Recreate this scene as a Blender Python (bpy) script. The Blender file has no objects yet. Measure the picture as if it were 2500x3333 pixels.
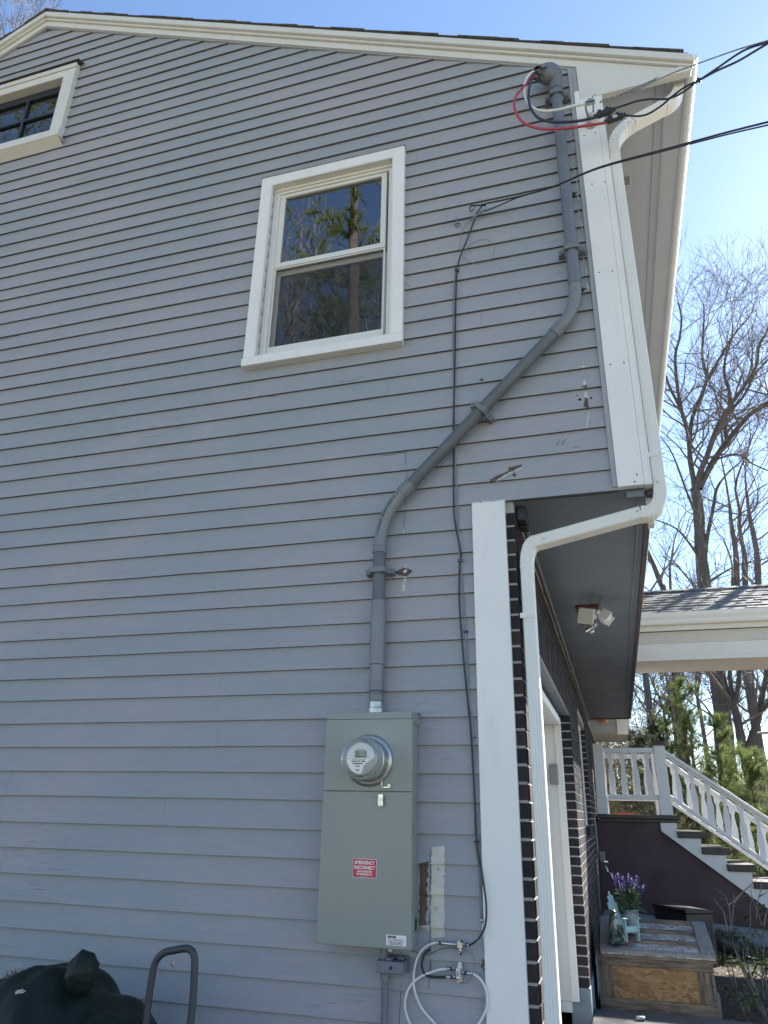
import bpy, math, random
from mathutils import Vector, Matrix
R=math.radians
rnd=random.Random(7)
scene=bpy.context.scene
COL=scene.collection
# ------------------------------------------------------------------ camera
M=Matrix(((0.95814,0.09123,0.27142),(0.28571,-0.36858,-0.88460),(0.01934,0.92513,-0.37922)))   # world axes seen from the camera
def ortho(m):
    a=m[1].normalized(); b=(m[0]-a*m[0].dot(a)).normalized(); c=b.cross(a); 
    c=b.cross(a)
    return Matrix((b,a,b.cross(a)))
M=ortho(M)
FOC=2390.0; CX,CY=1250.0,1666.5
CAM=Vector((0,-3.1,1.55))
cd=bpy.data.cameras.new('camera'); cam=bpy.data.objects.new('camera',cd); COL.objects.link(cam)
cd.sensor_fit='VERTICAL'; cd.sensor_height=36; cd.lens=FOC/3333*36; cd.clip_start=0.05; cd.clip_end=2000
cam.matrix_world=Matrix.Translation(CAM)@M.to_4x4()
scene.camera=cam
# ------------------------------------------------------------------ sky, sun, exposure
SUN_AZ=31.0; SUN_EL=37.0        # azimuth from +y towards +x
w=bpy.data.worlds.new('World'); scene.world=w; w.use_nodes=True
nt=w.node_tree; bg=nt.nodes['Background']
sky=nt.nodes.new('ShaderNodeTexSky'); sky.sky_type='NISHITA'; sky.sun_disc=False
sky.sun_elevation=R(SUN_EL); sky.sun_rotation=R(SUN_AZ); sky.air_density=1.0; sky.dust_density=0.16; sky.ozone_density=3.0
nt.links.new(sky.outputs[0],bg.inputs[0]); bg.inputs[1].default_value=0.066
sl=bpy.data.lights.new('sun','SUN'); so=bpy.data.objects.new('sun',sl); COL.objects.link(so)
sl.energy=5.0; sl.angle=R(0.5); sl.color=(1.0,0.95,0.87)
sd=Vector((math.sin(R(SUN_AZ))*math.cos(R(SUN_EL)),math.cos(R(SUN_AZ))*math.cos(R(SUN_EL)),math.sin(R(SUN_EL))))
so.rotation_euler=sd.to_track_quat('Z','Y').to_euler(); so.location=(10,20,15)
scene.view_settings.view_transform='Standard'; scene.view_settings.look='None'
scene.view_settings.gamma=1; scene.view_settings.exposure=2.18
scene.render.engine='CYCLES'
try:
    scene.cycles.max_bounces=8; scene.cycles.transparent_max_bounces=12
except Exception: pass
# ------------------------------------------------------------------ finding points on real planes
def ray(px,py): return M@Vector((px-CX,-(py-CY),-FOC))
def W(px,py,y=0.0):
    v=ray(px,py); return CAM+v*((y-CAM.y)/v.y)
def X(px,py,x):
    v=ray(px,py); return CAM+v*((x-CAM.x)/v.x)
def Z(px,py,z):
    v=ray(px,py); return CAM+v*((z-CAM.z)/v.z)
# ------------------------------------------------------------------ object helpers
WL={}
class MB:
    def __init__(s): s.v=[]; s.f=[]
    def add(s,vs,fs):
        n=len(s.v); s.v+= [tuple(p) for p in vs]; s.f+=[tuple(i+n for i in q) for q in fs]; return s
    def box(s,x0,x1,y0,y1,z0,z1):
        if x0>x1: x0,x1=x1,x0
        if y0>y1: y0,y1=y1,y0
        if z0>z1: z0,z1=z1,z0
        return s.add([(x0,y0,z0),(x1,y0,z0),(x1,y1,z0),(x0,y1,z0),(x0,y0,z1),(x1,y0,z1),(x1,y1,z1),(x0,y1,z1)],
          [(0,3,2,1),(4,5,6,7),(0,1,5,4),(1,2,6,5),(2,3,7,6),(3,0,4,7)])
    def obox(s,c,ax,ay,az,hx,hy,hz):
        c=Vector(c); ax=Vector(ax).normalized()*hx; ay=Vector(ay).normalized()*hy; az=Vector(az).normalized()*hz
        vs=[c+ax*i+ay*j+az*k for k in(-1,1) for (i,j) in((-1,-1),(1,-1),(1,1),(-1,1))]
        fs=[(0,3,2,1),(4,5,6,7),(0,1,5,4),(1,2,6,5),(2,3,7,6),(3,0,4,7)]
        if ax.cross(ay).dot(az)<0: fs=[f[::-1] for f in fs]
        return s.add(vs,fs)
    def prism(s,pts,ex):   # pts: 3D outline, ex: extrusion vector
        pts=[Vector(p) for p in pts]; ex=Vector(ex); n=len(pts)
        nrm=Vector((0,0,0))
        for i in range(n): nrm+=pts[i].cross(pts[(i+1)%n])
        if nrm.dot(ex)>0: pts=pts[::-1]
        vs=pts+[p+ex for p in pts]
        fs=[tuple(range(n)),tuple(range(2*n-1,n-1,-1))]+[(i,i+n,(i+1)%n+n,(i+1)%n) for i in range(n)]
        return s.add(vs,fs)
    def sweep(s,path,sec,N=None,scale=None,caps=True,closed=False):
        path=[Vector(p) for p in path]; n=len(path); k=len(sec)
        rings=[]; prevB=None
        for i,p in enumerate(path):
            if closed: t=(path[(i+1)%n]-path[i-1]).normalized(); sc=1
            else:
                a=(path[i]-path[i-1]).normalized() if i>0 else None
                b=(path[i+1]-path[i]).normalized() if i<n-1 else None
                t=(a+b).normalized() if a is not None and b is not None else (a if b is None else b)
            if N is not None: nn=Vector(N); nn=(nn-t*nn.dot(t)).normalized(); bb=t.cross(nn).normalized()
            else:
                if prevB is None:
                    ref=Vector((0,0,1)) if abs(t.z)<.9 else Vector((1,0,0)); bb=t.cross(ref).normalized()
                else: bb=(prevB-t*prevB.dot(t)).normalized()
                prevB=bb; nn=bb.cross(t).normalized()
            q=scale[i] if scale else 1
            rings.append([p+bb*(u*q)+nn*(v*q) for u,v in sec])
        vs=[x for r in rings for x in r]; fs=[]
        m=n if closed else n-1
        for i in range(m):
            for j in range(k):
                a=i*k+j; b=i*k+(j+1)%k; c=((i+1)%n)*k+(j+1)%k; d=((i+1)%n)*k+j
                fs.append((a,d,c,b))
        if caps and not closed: fs+= [tuple(range(k)),tuple(range((n-1)*k+k-1,(n-1)*k-1,-1))]
        return s.add(vs,fs)
    def tube(s,path,r,sides=12,caps=True,closed=False):
        rs=r if isinstance(r,(list,tuple)) else [r]*len(path)
        sec=[(math.cos(2*math.pi*i/sides),math.sin(2*math.pi*i/sides)) for i in range(sides)]
        return s.sweep(path,sec,scale=list(rs),caps=caps,closed=closed)
    def lathe(s,c,axis,prof,sides=32):  # prof: (radius, distance along axis)
        c=Vector(c); a=Vector(axis).normalized(); ref=Vector((0,0,1)) if abs(a.z)<.9 else Vector((1,0,0))
        u=a.cross(ref).normalized(); v=a.cross(u)
        vs=[];fs=[]
        for r,h in prof:
            for i in range(sides):
                t=2*math.pi*i/sides; vs.append(c+a*h+(u*math.cos(t)+v*math.sin(t))*max(r,1e-4))
        for i in range(len(prof)-1):
            for j in range(sides):
                fs.append((i*sides+j,(i+1)*sides+j,(i+1)*sides+(j+1)%sides,i*sides+(j+1)%sides))
        fs.append(tuple(range(sides))); n=(len(prof)-1)*sides; fs.append(tuple(range(n+sides-1,n-1,-1)))
        return s.add(vs,fs)
    def ell(s,c,rx,ry,rz,rot=None,nu=14,nv=9):
        vs=[];fs=[]; c=Vector(c)
        for i in range(nv+1):
            ph=math.pi*i/nv
            for j in range(nu):
                th=2*math.pi*j/nu; p=Vector((rx*math.sin(ph)*math.cos(th),ry*math.sin(ph)*math.sin(th),rz*math.cos(ph)))
                if rot: p=rot@p
                vs.append(c+p)
        for i in range(nv):
            for j in range(nu): fs.append((i*nu+j,(i+1)*nu+j,(i+1)*nu+(j+1)%nu,i*nu+(j+1)%nu))
        return s.add(vs,fs)
    def quad(s,a,b,c,d): return s.add([a,b,c,d],[(0,1,2,3)])
    def build(s,name,mat,parent=None,smooth=False,bevel=0,origin=None,auto=None,weld=False):
        me=bpy.data.meshes.new(name)
        if parent is not None: off=WL[parent]
        elif origin is not None: off=Vector(origin)
        else:
            xs=[p[0] for p in s.v]; ys=[p[1] for p in s.v]; zs=[p[2] for p in s.v]
            off=Vector(((min(xs)+max(xs))/2,(min(ys)+max(ys))/2,min(zs)))
        ox,oy,oz=off
        me.from_pydata([(p[0]-ox,p[1]-oy,p[2]-oz) for p in s.v],[],s.f)
        if smooth: me.polygons.foreach_set('use_smooth',[True]*len(me.polygons))
        me.update()
        o=bpy.data.objects.new(name,me); COL.objects.link(o)
        if mat: me.materials.append(mat)
        if parent is not None: o.parent=parent
        else: o.location=off
        WL[o]=off
        if weld:
            m_=o.modifiers.new('weld','WELD'); m_.merge_threshold=1e-5
        if bevel:
            b=o.modifiers.new('bevel','BEVEL'); b.width=bevel; b.segments=2; b.limit_method='ANGLE'; b.angle_limit=R(40)
        if auto is not None:
            import bmesh
            bm=bmesh.new(); bm.from_mesh(me)
            for e in bm.edges:
                if len(e.link_faces)==2 and e.calc_face_angle(0)>R(auto): e.smooth=False
            bm.to_mesh(me); bm.free()
        return o
def tag(o,label,cat,group=None,kind=None):
    if label: o['label']=label
    if cat: o['category']=cat
    if group: o['group']=group
    if kind: o['kind']=kind
    return o
def thing(name,loc,label,cat,group=None):
    o=bpy.data.objects.new(name,None); COL.objects.link(o); o.location=loc; o.empty_display_size=.1
    WL[o]=Vector(loc); return tag(o,label,cat,group)
def lab(o,l): o['label']=l; return o
def copy_tree(o,parent=None):
    c=o.copy(); COL.objects.link(c)
    if parent is not None: c.parent=parent
    for ch in o.children: copy_tree(ch,c)
    return c
def smoothpath(pts,n=8):
    pts=[Vector(p) for p in pts]; out=[]
    P=[pts[0]*2-pts[1]]+pts+[pts[-1]*2-pts[-2]]
    for i in range(1,len(P)-2):
        p0,p1,p2,p3=P[i-1],P[i],P[i+1],P[i+2]
        for k in range(n):
            t=k/n
            out.append(.5*((2*p1)+(p2-p0)*t+(2*p0-5*p1+4*p2-p3)*t*t+(3*p1-p0-3*p2+p3)*t**3))
    out.append(pts[-1]); return out
# ------------------------------------------------------------------ materials
def nmat(name): 
    m=bpy.data.materials.new(name); m.use_nodes=True
    return m,m.node_tree,m.node_tree.nodes['Principled BSDF']
def coord(nt,scale=(1,1,1)):
    tc=nt.nodes.new('ShaderNodeTexCoord'); mp=nt.nodes.new('ShaderNodeMapping'); mp.inputs['Scale'].default_value=scale
    nt.links.new(tc.outputs['Object'],mp.inputs[0]); return mp.outputs[0]
def noise(nt,vec,scale,detail=4,rough=.55,dist=0):
    n=nt.nodes.new('ShaderNodeTexNoise'); n.inputs['Scale'].default_value=scale; n.inputs['Detail'].default_value=detail
    n.inputs['Roughness'].default_value=rough; n.inputs['Distortion'].default_value=dist; nt.links.new(vec,n.inputs['Vector']); return n.outputs['Fac']
def ramp(nt,fac,stops):
    r=nt.nodes.new('ShaderNodeValToRGB'); nt.links.new(fac,r.inputs[0]); e=r.color_ramp.elements
    while len(e)<len(stops): e.new(.5)
    for i,(p,c) in enumerate(stops): e[i].position=p; e[i].color=(c[0],c[1],c[2],1) if isinstance(c,(tuple,list)) else (c,c,c,1)
    return r.outputs[0]
def mix(nt,fac,a,b,mode='MIX'):
    m=nt.nodes.new('ShaderNodeMix'); m.data_type='RGBA'; m.blend_type=mode
    for s,v in ((m.inputs[0],fac),(m.inputs[6],a),(m.inputs[7],b)):
        if hasattr(v,'links') or hasattr(v,'is_linked'): nt.links.new(v,s)
        elif isinstance(v,(int,float)): s.default_value=v
        else: s.default_value=(v[0],v[1],v[2],1)
    return m.outputs[2]
def bump(nt,bs,h,strength,dist=.01,prev=None):
    b=nt.nodes.new('ShaderNodeBump'); b.inputs['Strength'].default_value=strength; b.inputs['Distance'].default_value=dist
    nt.links.new(h,b.inputs['Height'])
    if prev is not None: nt.links.new(prev,b.inputs['Normal'])
    nt.links.new(b.outputs[0],bs.inputs['Normal']); return b.outputs[0]
def surf(name,c,c2=None,rough=.5,ns=8,stretch=(1,1,1),bs_=.1,bscale=60,bd=.002,metal=0,spec=.5,lo=.35,hi=.7,fleck=None,coat=0):
    m,nt,b=nmat(name); v=coord(nt,stretch)
    c2=c2 or tuple(x*.85 for x in c)
    f=noise(nt,v,ns,6,.6); col=ramp(nt,f,[(lo,c),(hi,c2)])
    if fleck:
        fl=noise(nt,v,fleck[0],3,.6); msk=ramp(nt,fl,[(fleck[1],0.0),(fleck[1]+.04,1.0)]); col=mix(nt,msk,col,fleck[2])
    nt.links.new(col,b.inputs['Base Color']); b.inputs['Roughness'].default_value=rough; b.inputs['Metallic'].default_value=metal
    b.inputs['Specular IOR Level'].default_value=spec
    if coat: b.inputs['Coat Weight'].default_value=coat
    rr=ramp(nt,f,[(.3,max(0,rough-.08)),(.7,min(1,rough+.1))]); nt.links.new(rr,b.inputs['Roughness'])
    if bs_: bump(nt,b,noise(nt,v,bscale,5,.6),bs_,bd)
    return m
def siding_mat():
    m,nt,b=nmat('grey siding paint'); v=coord(nt); vs=coord(nt,(1,1,9)); vg=coord(nt,(2.2,1,45))
    big=noise(nt,coord(nt,(.7,1,1.5)),1.2,5,.62,.5); med=noise(nt,vs,4,6,.65,.4)
    A=(.368,.350,.368); B=(.312,.330,.348); 
    col=ramp(nt,big,[(.40,A),(.58,B)])
    col=mix(nt,ramp(nt,med,[(.45,0.0),(.8,.45)]),col,(.285,.285,.305))
    # each board a slightly different tone
    sep=nt.nodes.new('ShaderNodeSeparateXYZ'); nt.links.new(v,sep.inputs[0])
    # flaking and cracks follow the grain
    fl=noise(nt,vg,3.4,8,.72,.6); area=noise(nt,v,1.7,3,.5)
    crack=ramp(nt,fl,[(.60,0.0),(.635,1.0)]); am=ramp(nt,area,[(.50,0.0),(.60,1.0)])
    mul=nt.nodes.new('ShaderNodeMath'); mul.operation='MULTIPLY'; nt.links.new(crack,mul.inputs[0]); nt.links.new(am,mul.inputs[1])
    m2=nt.nodes.new('ShaderNodeMath'); m2.operation='MULTIPLY'; nt.links.new(mul.outputs[0],m2.inputs[0]); m2.inputs[1].default_value=.6
    col=mix(nt,m2.outputs[0],col,(.20,.21,.23))
    sp=noise(nt,coord(nt,(1,1,.6)),26,2,.5); col=mix(nt,ramp(nt,sp,[(.84,0.0),(.86,.7)]),col,(.62,.63,.62))
    nt.links.new(col,b.inputs['Base Color']); b.inputs['Roughness'].default_value=.55; b.inputs['Specular IOR Level'].default_value=.35
    g=noise(nt,coord(nt,(3,3,60)),5,8,.7,.3)
    p=bump(nt,b,g,.65,.004)
    inv=nt.nodes.new('ShaderNodeMath'); inv.operation='SUBTRACT'; inv.inputs[0].default_value=1; nt.links.new(mul.outputs[0],inv.inputs[1])
    p=bump(nt,b,inv.outputs[0],.5,.003,p)
    bump(nt,b,noise(nt,v,2.2,2,.5),.25,.03,p)
    return m
def trim_mat(name,c,dirt=.25,c2=None):
    m,nt,b=nmat(name); v=coord(nt); vv=coord(nt,(1,1,.15))
    col=ramp(nt,noise(nt,v,3,5,.6),[(.3,c),(.75,c2 or tuple(x*.93 for x in c))])
    d=noise(nt,vv,14,6,.7); col=mix(nt,ramp(nt,d,[(.55,0.0),(.85,dirt)]),col,tuple(x*.55 for x in c))
    nt.links.new(col,b.inputs['Base Color']); b.inputs['Roughness'].default_value=.45
    bump(nt,b,noise(nt,v,90,4,.6),.08,.002); return m
M_siding=siding_mat()
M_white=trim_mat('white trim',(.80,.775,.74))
M_vinyl=trim_mat('cream vinyl',(.71,.69,.645),.2)
M_cream=trim_mat('cream fascia paint',(.66,.64,.595),.35)
M_alu=trim_mat('white painted aluminium',(.76,.74,.69),.15)
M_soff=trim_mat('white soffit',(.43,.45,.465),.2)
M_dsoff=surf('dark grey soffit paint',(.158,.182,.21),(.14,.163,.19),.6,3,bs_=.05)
M_brown=surf('dark brown edge trim',(.09,.075,.07),rough=.6)
M_shingle=surf('asphalt shingles',(.16,.155,.155),(.07,.07,.075),.9,25,bs_=.6,bscale=180,bd=.004,fleck=(140,.62,(.34,.33,.32)))
M_shingle2=surf('weathered light shingles',(.20,.195,.185),(.12,.118,.115),.9,12,bs_=.6,bscale=120,bd=.004,fleck=(90,.62,(.22,.215,.205)))
M_mortar=surf('mortar',(.38,.37,.355),(.30,.29,.28),.9,20,bs_=.5,bscale=150)
M_conc=surf('painted foundation',(.22,.27,.30),(.15,.19,.21),.85,6,bs_=.7,bscale=25,bd=.02)
M_asph=surf('asphalt',(.06,.063,.068),(.045,.047,.05),.9,8,bs_=.7,bscale=160,bd=.01,fleck=(120,.66,(.16,.16,.16)))
M_pvcd=surf('dark grey pvc',(.115,.125,.135),(.095,.103,.112),.42,5,bs_=.03,fleck=(60,.74,(.25,.26,.27)))
M_pvcm=surf('mid grey pvc',(.175,.188,.195),(.15,.162,.17),.4,4,bs_=.03)
M_pvcb=surf('blue grey painted pvc',(.155,.17,.195),(.13,.145,.168),.45,5,bs_=.05,fleck=(50,.75,(.3,.31,.33)))
M_pvcl=surf('light grey pvc',(.20,.213,.218),(.17,.183,.188),.4,4,bs_=.03)
M_panel=surf('grey green enamel',(.262,.280,.250),(.242,.260,.235),.38,2,bs_=.04,bscale=200,bd=.001)
M_galv=surf('galvanized metal',(.45,.47,.48),(.32,.34,.36),.35,30,metal=.85,bs_=.1)
M_nick=surf('nickel plated metal',(.60,.60,.58),(.42,.42,.41),.25,60,metal=.9,bs_=.05)
M_black=surf('black rubber',(.016,.017,.020),(.024,.025,.030),.45,9,bs_=.05)
M_navy=surf('blue black insulation',(.018,.026,.05),(.025,.035,.06),.4,9,bs_=.05)
M_red=surf('red insulation',(.45,.055,.085),(.36,.045,.07),.45,6,bs_=.05)
M_wcab=surf('white cable jacket',(.72,.72,.69),(.62,.62,.59),.4,6,bs_=.05)
M_gcab=surf('painted grey cable',(.22,.235,.25),(.16,.17,.18),.5,20,bs_=.1)
M_green=surf('green wire',(.03,.14,.10),(.05,.12,.10),.5,9,bs_=.05)
M_blue=surf('blue clip',(.02,.06,.22),rough=.5)
M_strand=surf('bare aluminium strand',(.35,.36,.36),(.20,.21,.21),.5,90,metal=.6,bs_=.3,bscale=300)
M_brown_bare=surf('bare weathered wood',(.15,.10,.07),(.07,.045,.035),.9,20,(3,3,.5),bs_=.5,bscale=60)
M_oldpaint=surf('old cream paint',(.62,.60,.51),(.52,.50,.42),.8,18,bs_=.4,bscale=60,fleck=(30,.66,(.22,.19,.15)))
M_caulk=surf('white caulk',(.60,.59,.55),(.45,.43,.38),.8,30,bs_=.4,fleck=(40,.6,(.28,.22,.17)))
M_wood=surf('weathered board',(.225,.17,.12),(.095,.075,.058),.8,5,(1.3,9,9),bs_=.5,bscale=25,fleck=(9,.68,(.05,.038,.028)),lo=.40,hi=.62)
M_woodv=surf('weathered upright board',(.215,.165,.115),(.09,.07,.055),.8,5,(9,9,1.3),bs_=.5,bscale=25,fleck=(9,.68,(.05,.038,.028)),lo=.40,hi=.62)
M_woodg=surf('silvery weathered board',(.27,.27,.26),(.17,.165,.155),.85,6,(1.2,9,9),bs_=.5,bscale=25,fleck=(9,.70,(.08,.07,.06)))
M_woodg2=surf('silvery weathered end board',(.25,.25,.24),(.16,.155,.15),.85,6,(9,1.2,9),bs_=.5,bscale=25,fleck=(9,.70,(.08,.07,.06)))
M_dred=surf('dark maroon paint',(.060,.028,.040),(.048,.022,.032),.55,3,bs_=.1)
M_tread=surf('dark brown stained tread',(.055,.04,.036),(.035,.026,.024),.45,8,(1,6,6),bs_=.2)
M_stwhite=trim_mat('white stair paint',(.72,.72,.72),.15)
M_butt=surf('shade tinted grimy board edge',(.12,.12,.122),(.085,.087,.09),.8,12,bs_=.2)  # board undersides coloured darker to deepen the lap shade, besides their grime
M_dark=surf('near black plastic',(.012,.012,.014),rough=.35,bs_=0)
M_dark2=surf('dark grey resin',(.022,.024,.029),(.017,.018,.022),.4,6,bs_=.15)
M_tarp=surf('dark green tarpaulin',(.007,.014,.012),(.010,.019,.013),.5,4,spec=.25,bs_=.3,bscale=9,bd=.01)
M_steel=surf('dark slate painted steel',(.030,.036,.045),(.045,.050,.058),.5,12,bs_=.15,fleck=(40,.76,(.25,.24,.22)))
M_bark=surf('bark',(.14,.12,.105),(.065,.055,.05),.95,6,(6,6,.8),bs_=.9,bscale=12,bd=.05)
M_bark2=surf('grey bark',(.15,.14,.13),(.07,.062,.058),.95,4,(6,6,.8),bs_=.9,bscale=12,bd=.05)
M_twig=surf('twigs',(.19,.16,.14),(.12,.10,.09),.9,9,bs_=0)
M_twigr=surf('reddish budding twigs',(.17,.10,.10),(.10,.06,.06),.9,9,bs_=0)
M_shstem=surf('pale shrub stems',(.25,.21,.175),(.15,.125,.105),.85,9,bs_=.2)
def leafmat(name,a,b_,tr=.25):
    m,nt,b=nmat(name); g=nt.nodes.new('ShaderNodeNewGeometry'); r=ramp(nt,g.outputs['Random Per Island'],[(0,a),(1,b_)])
    nt.links.new(r,b.inputs['Base Color']); b.inputs['Roughness'].default_value=.7; b.inputs['Specular IOR Level'].default_value=.2
    t=nt.nodes.new('ShaderNodeBsdfTranslucent'); nt.links.new(r,t.inputs[0]); mx=nt.nodes.new('ShaderNodeMixShader'); mx.inputs[0].default_value=tr
    nt.links.new(b.outputs[0],mx.inputs[1]); nt.links.new(t.outputs[0],mx.inputs[2]); nt.links.new(mx.outputs[0],nt.nodes['Material Output'].inputs[0]); return m
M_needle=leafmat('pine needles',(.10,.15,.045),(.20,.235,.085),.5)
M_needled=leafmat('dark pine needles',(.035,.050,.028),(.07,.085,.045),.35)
M_rhodo=leafmat('leathery leaves',(.06,.09,.045),(.12,.13,.07),.2)
M_sage=leafmat('sage leaves',(.07,.13,.06),(.16,.22,.13),.2)
M_purple=leafmat('purple blossom',(.035,.022,.17),(.085,.06,.26),.2)
M_litter=leafmat('dead leaves',(.10,.055,.035),(.24,.16,.10),.15)
M_brush=leafmat('budding brush',(.12,.10,.07),(.20,.17,.08),.2)
def brick_mat():
    m,nt,b=nmat('dark painted brick'); g=nt.nodes.new('ShaderNodeNewGeometry')
    col=ramp(nt,g.outputs['Random Per Island'],[(0,(.020,.019,.022)),(.6,(.030,.027,.029)),(1,(.050,.038,.036))])
    v=coord(nt); col=mix(nt,ramp(nt,noise(nt,v,70,5,.7),[(.5,0.0),(.8,.5)]),col,(.065,.058,.058))
    nt.links.new(col,b.inputs['Base Color']); b.inputs['Roughness'].default_value=.85; b.inputs['Specular IOR Level'].default_value=.25
    bump(nt,b,noise(nt,v,110,6,.75),.9,.006); return m
M_brick=brick_mat()
def glass_mat(name,refl,tint=(.5,.52,.55)):
    m,nt,b=nmat(name); nt.nodes.remove(b)
    gl=nt.nodes.new('ShaderNodeBsdfGlossy'); gl.inputs['Roughness'].default_value=.0; gl.inputs[0].default_value=(.95,.97,1,1)
    tr=nt.nodes.new('ShaderNodeBsdfTransparent'); tr.inputs[0].default_value=(*tint,1)
    fr=nt.nodes.new('ShaderNodeFresnel'); fr.inputs[0].default_value=refl
    v=coord(nt); bp=nt.nodes.new('ShaderNodeBump'); bp.inputs['Strength'].default_value=.06; bp.inputs['Distance'].default_value=.05
    nt.links.new(noise(nt,v,2.6,2,.5),bp.inputs['Height']); nt.links.new(bp.outputs[0],gl.inputs['Normal'])
    mx=nt.nodes.new('ShaderNodeMixShader'); nt.links.new(fr.outputs[0],mx.inputs[0]); nt.links.new(tr.outputs[0],mx.inputs[1]); nt.links.new(gl.outputs[0],mx.inputs[2])
    nt.links.new(mx.outputs[0],nt.nodes['Material Output'].inputs[0]); return m
M_glass=glass_mat('window glass',2.9)
M_glass.node_tree.nodes['Bump'].inputs['Distance'].default_value=.012
M_glass_old=glass_mat('wavy attic glass',2.5)
M_glass_old.node_tree.nodes['Bump'].inputs['Strength'].default_value=.25
def screen_mat():
    m,nt,b=nmat('insect screen'); b.inputs['Base Color'].default_value=(.03,.032,.035,1); b.inputs['Roughness'].default_value=.7
    tr=nt.nodes.new('ShaderNodeBsdfTransparent'); mx=nt.nodes.new('ShaderNodeMixShader'); mx.inputs[0].default_value=.22
    nt.links.new(tr.outputs[0],mx.inputs[1]); nt.links.new(b.outputs[0],mx.inputs[2]); nt.links.new(mx.outputs[0],nt.nodes['Material Output'].inputs[0]); return m
M_screen=screen_mat()
def plain(name,c,rough=.5,metal=0):
    m,nt,b=nmat(name); v=coord(nt); nt.links.new(ramp(nt,noise(nt,v,20,3),[(.3,c),(.8,tuple(x*.9 for x in c))]),b.inputs['Base Color']); b.inputs['Roughness'].default_value=rough; b.inputs['Metallic'].default_value=metal; return m
M_room=plain('room wall',(.25,.24,.22),.9); M_blind=plain('window blind',(.30,.31,.32),.7)
M_ink=plain('black ink',(.015,.015,.015)); M_sred=plain('red sticker',(.58,.025,.045),.45); M_swhite=plain('white sticker',(.80,.78,.75),.5)
M_lcd=plain('lcd grey green',(.30,.33,.24),.4); M_dial=plain('meter face card',(.62,.62,.57),.5); M_silverp=plain('silver card',(.36,.36,.32),.4)
M_teal=plain('pale aqua paint',(.30,.46,.47),.5); M_orange=plain('orange red paint',(.55,.10,.04),.5); M_gpaint=plain('green paint',(.04,.16,.09),.5); M_yel=plain('yellow paint',(.65,.50,.20),.5)
M_rust=plain('reddish mounting board',(.09,.035,.027),.7); M_wplast=plain('white plastic',(.66,.66,.64),.35)
M_keypad=plain('grey keypad cover',(.22,.22,.225),.4); M_figd=plain('dark green glazed resin',(.04,.065,.055),.3); M_figl=plain('pale resin',(.35,.38,.37),.35)
M_figb=plain('dark grey resin base',(.06,.06,.065),.5); M_toyr=plain('dull red',(.30,.035,.03),.4); M_toyb=plain('dull blue',(.06,.13,.28),.4)
M_win=plain('black window frame paint',(.02,.025,.035),.4)
def osb_mat(name,a,b_,c):
    m,nt,b=nmat(name); v=coord(nt,(1,1,1.6)); vo=nt.nodes.new('ShaderNodeTexVoronoi'); vo.inputs['Scale'].default_value=20; vo.inputs['Randomness'].default_value=1
    d=nt.nodes.new('ShaderNodeVectorMath'); d.operation='ADD'; n=nt.nodes.new('ShaderNodeTexNoise'); n.inputs['Scale'].default_value=9; nt.links.new(v,n.inputs['Vector'])
    sc=nt.nodes.new('ShaderNodeVectorMath'); sc.operation='SCALE'; sc.inputs['Scale'].default_value=.35; nt.links.new(n.outputs['Color'],sc.inputs[0]); nt.links.new(v,d.inputs[0]); nt.links.new(sc.outputs[0],d.inputs[1]); nt.links.new(d.outputs[0],vo.inputs['Vector'])
    sep=nt.nodes.new('ShaderNodeSeparateColor'); nt.links.new(vo.outputs['Color'],sep.inputs[0])
    col=ramp(nt,sep.outputs[0],[(0,a),(.5,b_),(1,c)]); col=mix(nt,ramp(nt,noise(nt,v,45,5,.7,1.2),[(.5,0.0),(.75,.5)]),col,a)
    nt.links.new(col,b.inputs['Base Color']); b.inputs['Roughness'].default_value=.7; bump(nt,b,sep.outputs[1],.25,.004); return m
M_osb=osb_mat('orange strand board',(.20,.105,.04),(.29,.17,.07),(.36,.235,.12))
M_osbw=osb_mat('weathered pale strand board',(.16,.14,.12),(.36,.34,.31),(.55,.54,.51))
def ground_mat():
    m,nt,b=nmat('leaf mulch ground'); v=coord(nt)
    col=ramp(nt,noise(nt,v,14,8,.75),[(.3,(.028,.020,.016)),(.55,(.075,.052,.038)),(.75,(.16,.115,.08))])
    sep=nt.nodes.new('ShaderNodeSeparateXYZ'); nt.links.new(v,sep.inputs[0])
    # mulch by the house; unseen pale lawn added to bounce light onto the wall
    def sm(out,a,b):
        q=nt.nodes.new('ShaderNodeMapRange'); q.inputs['From Min'].default_value=a; q.inputs['From Max'].default_value=b; nt.links.new(out,q.inputs['Value']); return q.outputs[0]
    f1=sm(sep.outputs[1],-7,-9); f2=sm(sep.outputs[1],9,7); f3=sm(sep.outputs[0],4.8,6)
    mx1=nt.nodes.new('ShaderNodeMath'); mx1.operation='MULTIPLY'; nt.links.new(f2,mx1.inputs[0]); nt.links.new(f3,mx1.inputs[1])
    mx2=nt.nodes.new('ShaderNodeMath'); mx2.operation='MAXIMUM'; nt.links.new(mx1.outputs[0],mx2.inputs[0]); nt.links.new(f1,mx2.inputs[1])
    lawn=ramp(nt,noise(nt,v,3,6,.7),[(.3,(.24,.22,.12)),(.6,(.34,.30,.19)),(.8,(.42,.38,.27))])
    col=mix(nt,mx2.outputs[0],col,lawn)
    nt.links.new(col,b.inputs['Base Color']); b.inputs['Roughness'].default_value=1; bump(nt,b,noise(nt,v,30,8,.7),1,.05); return m
M_ground=ground_mat()
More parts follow.
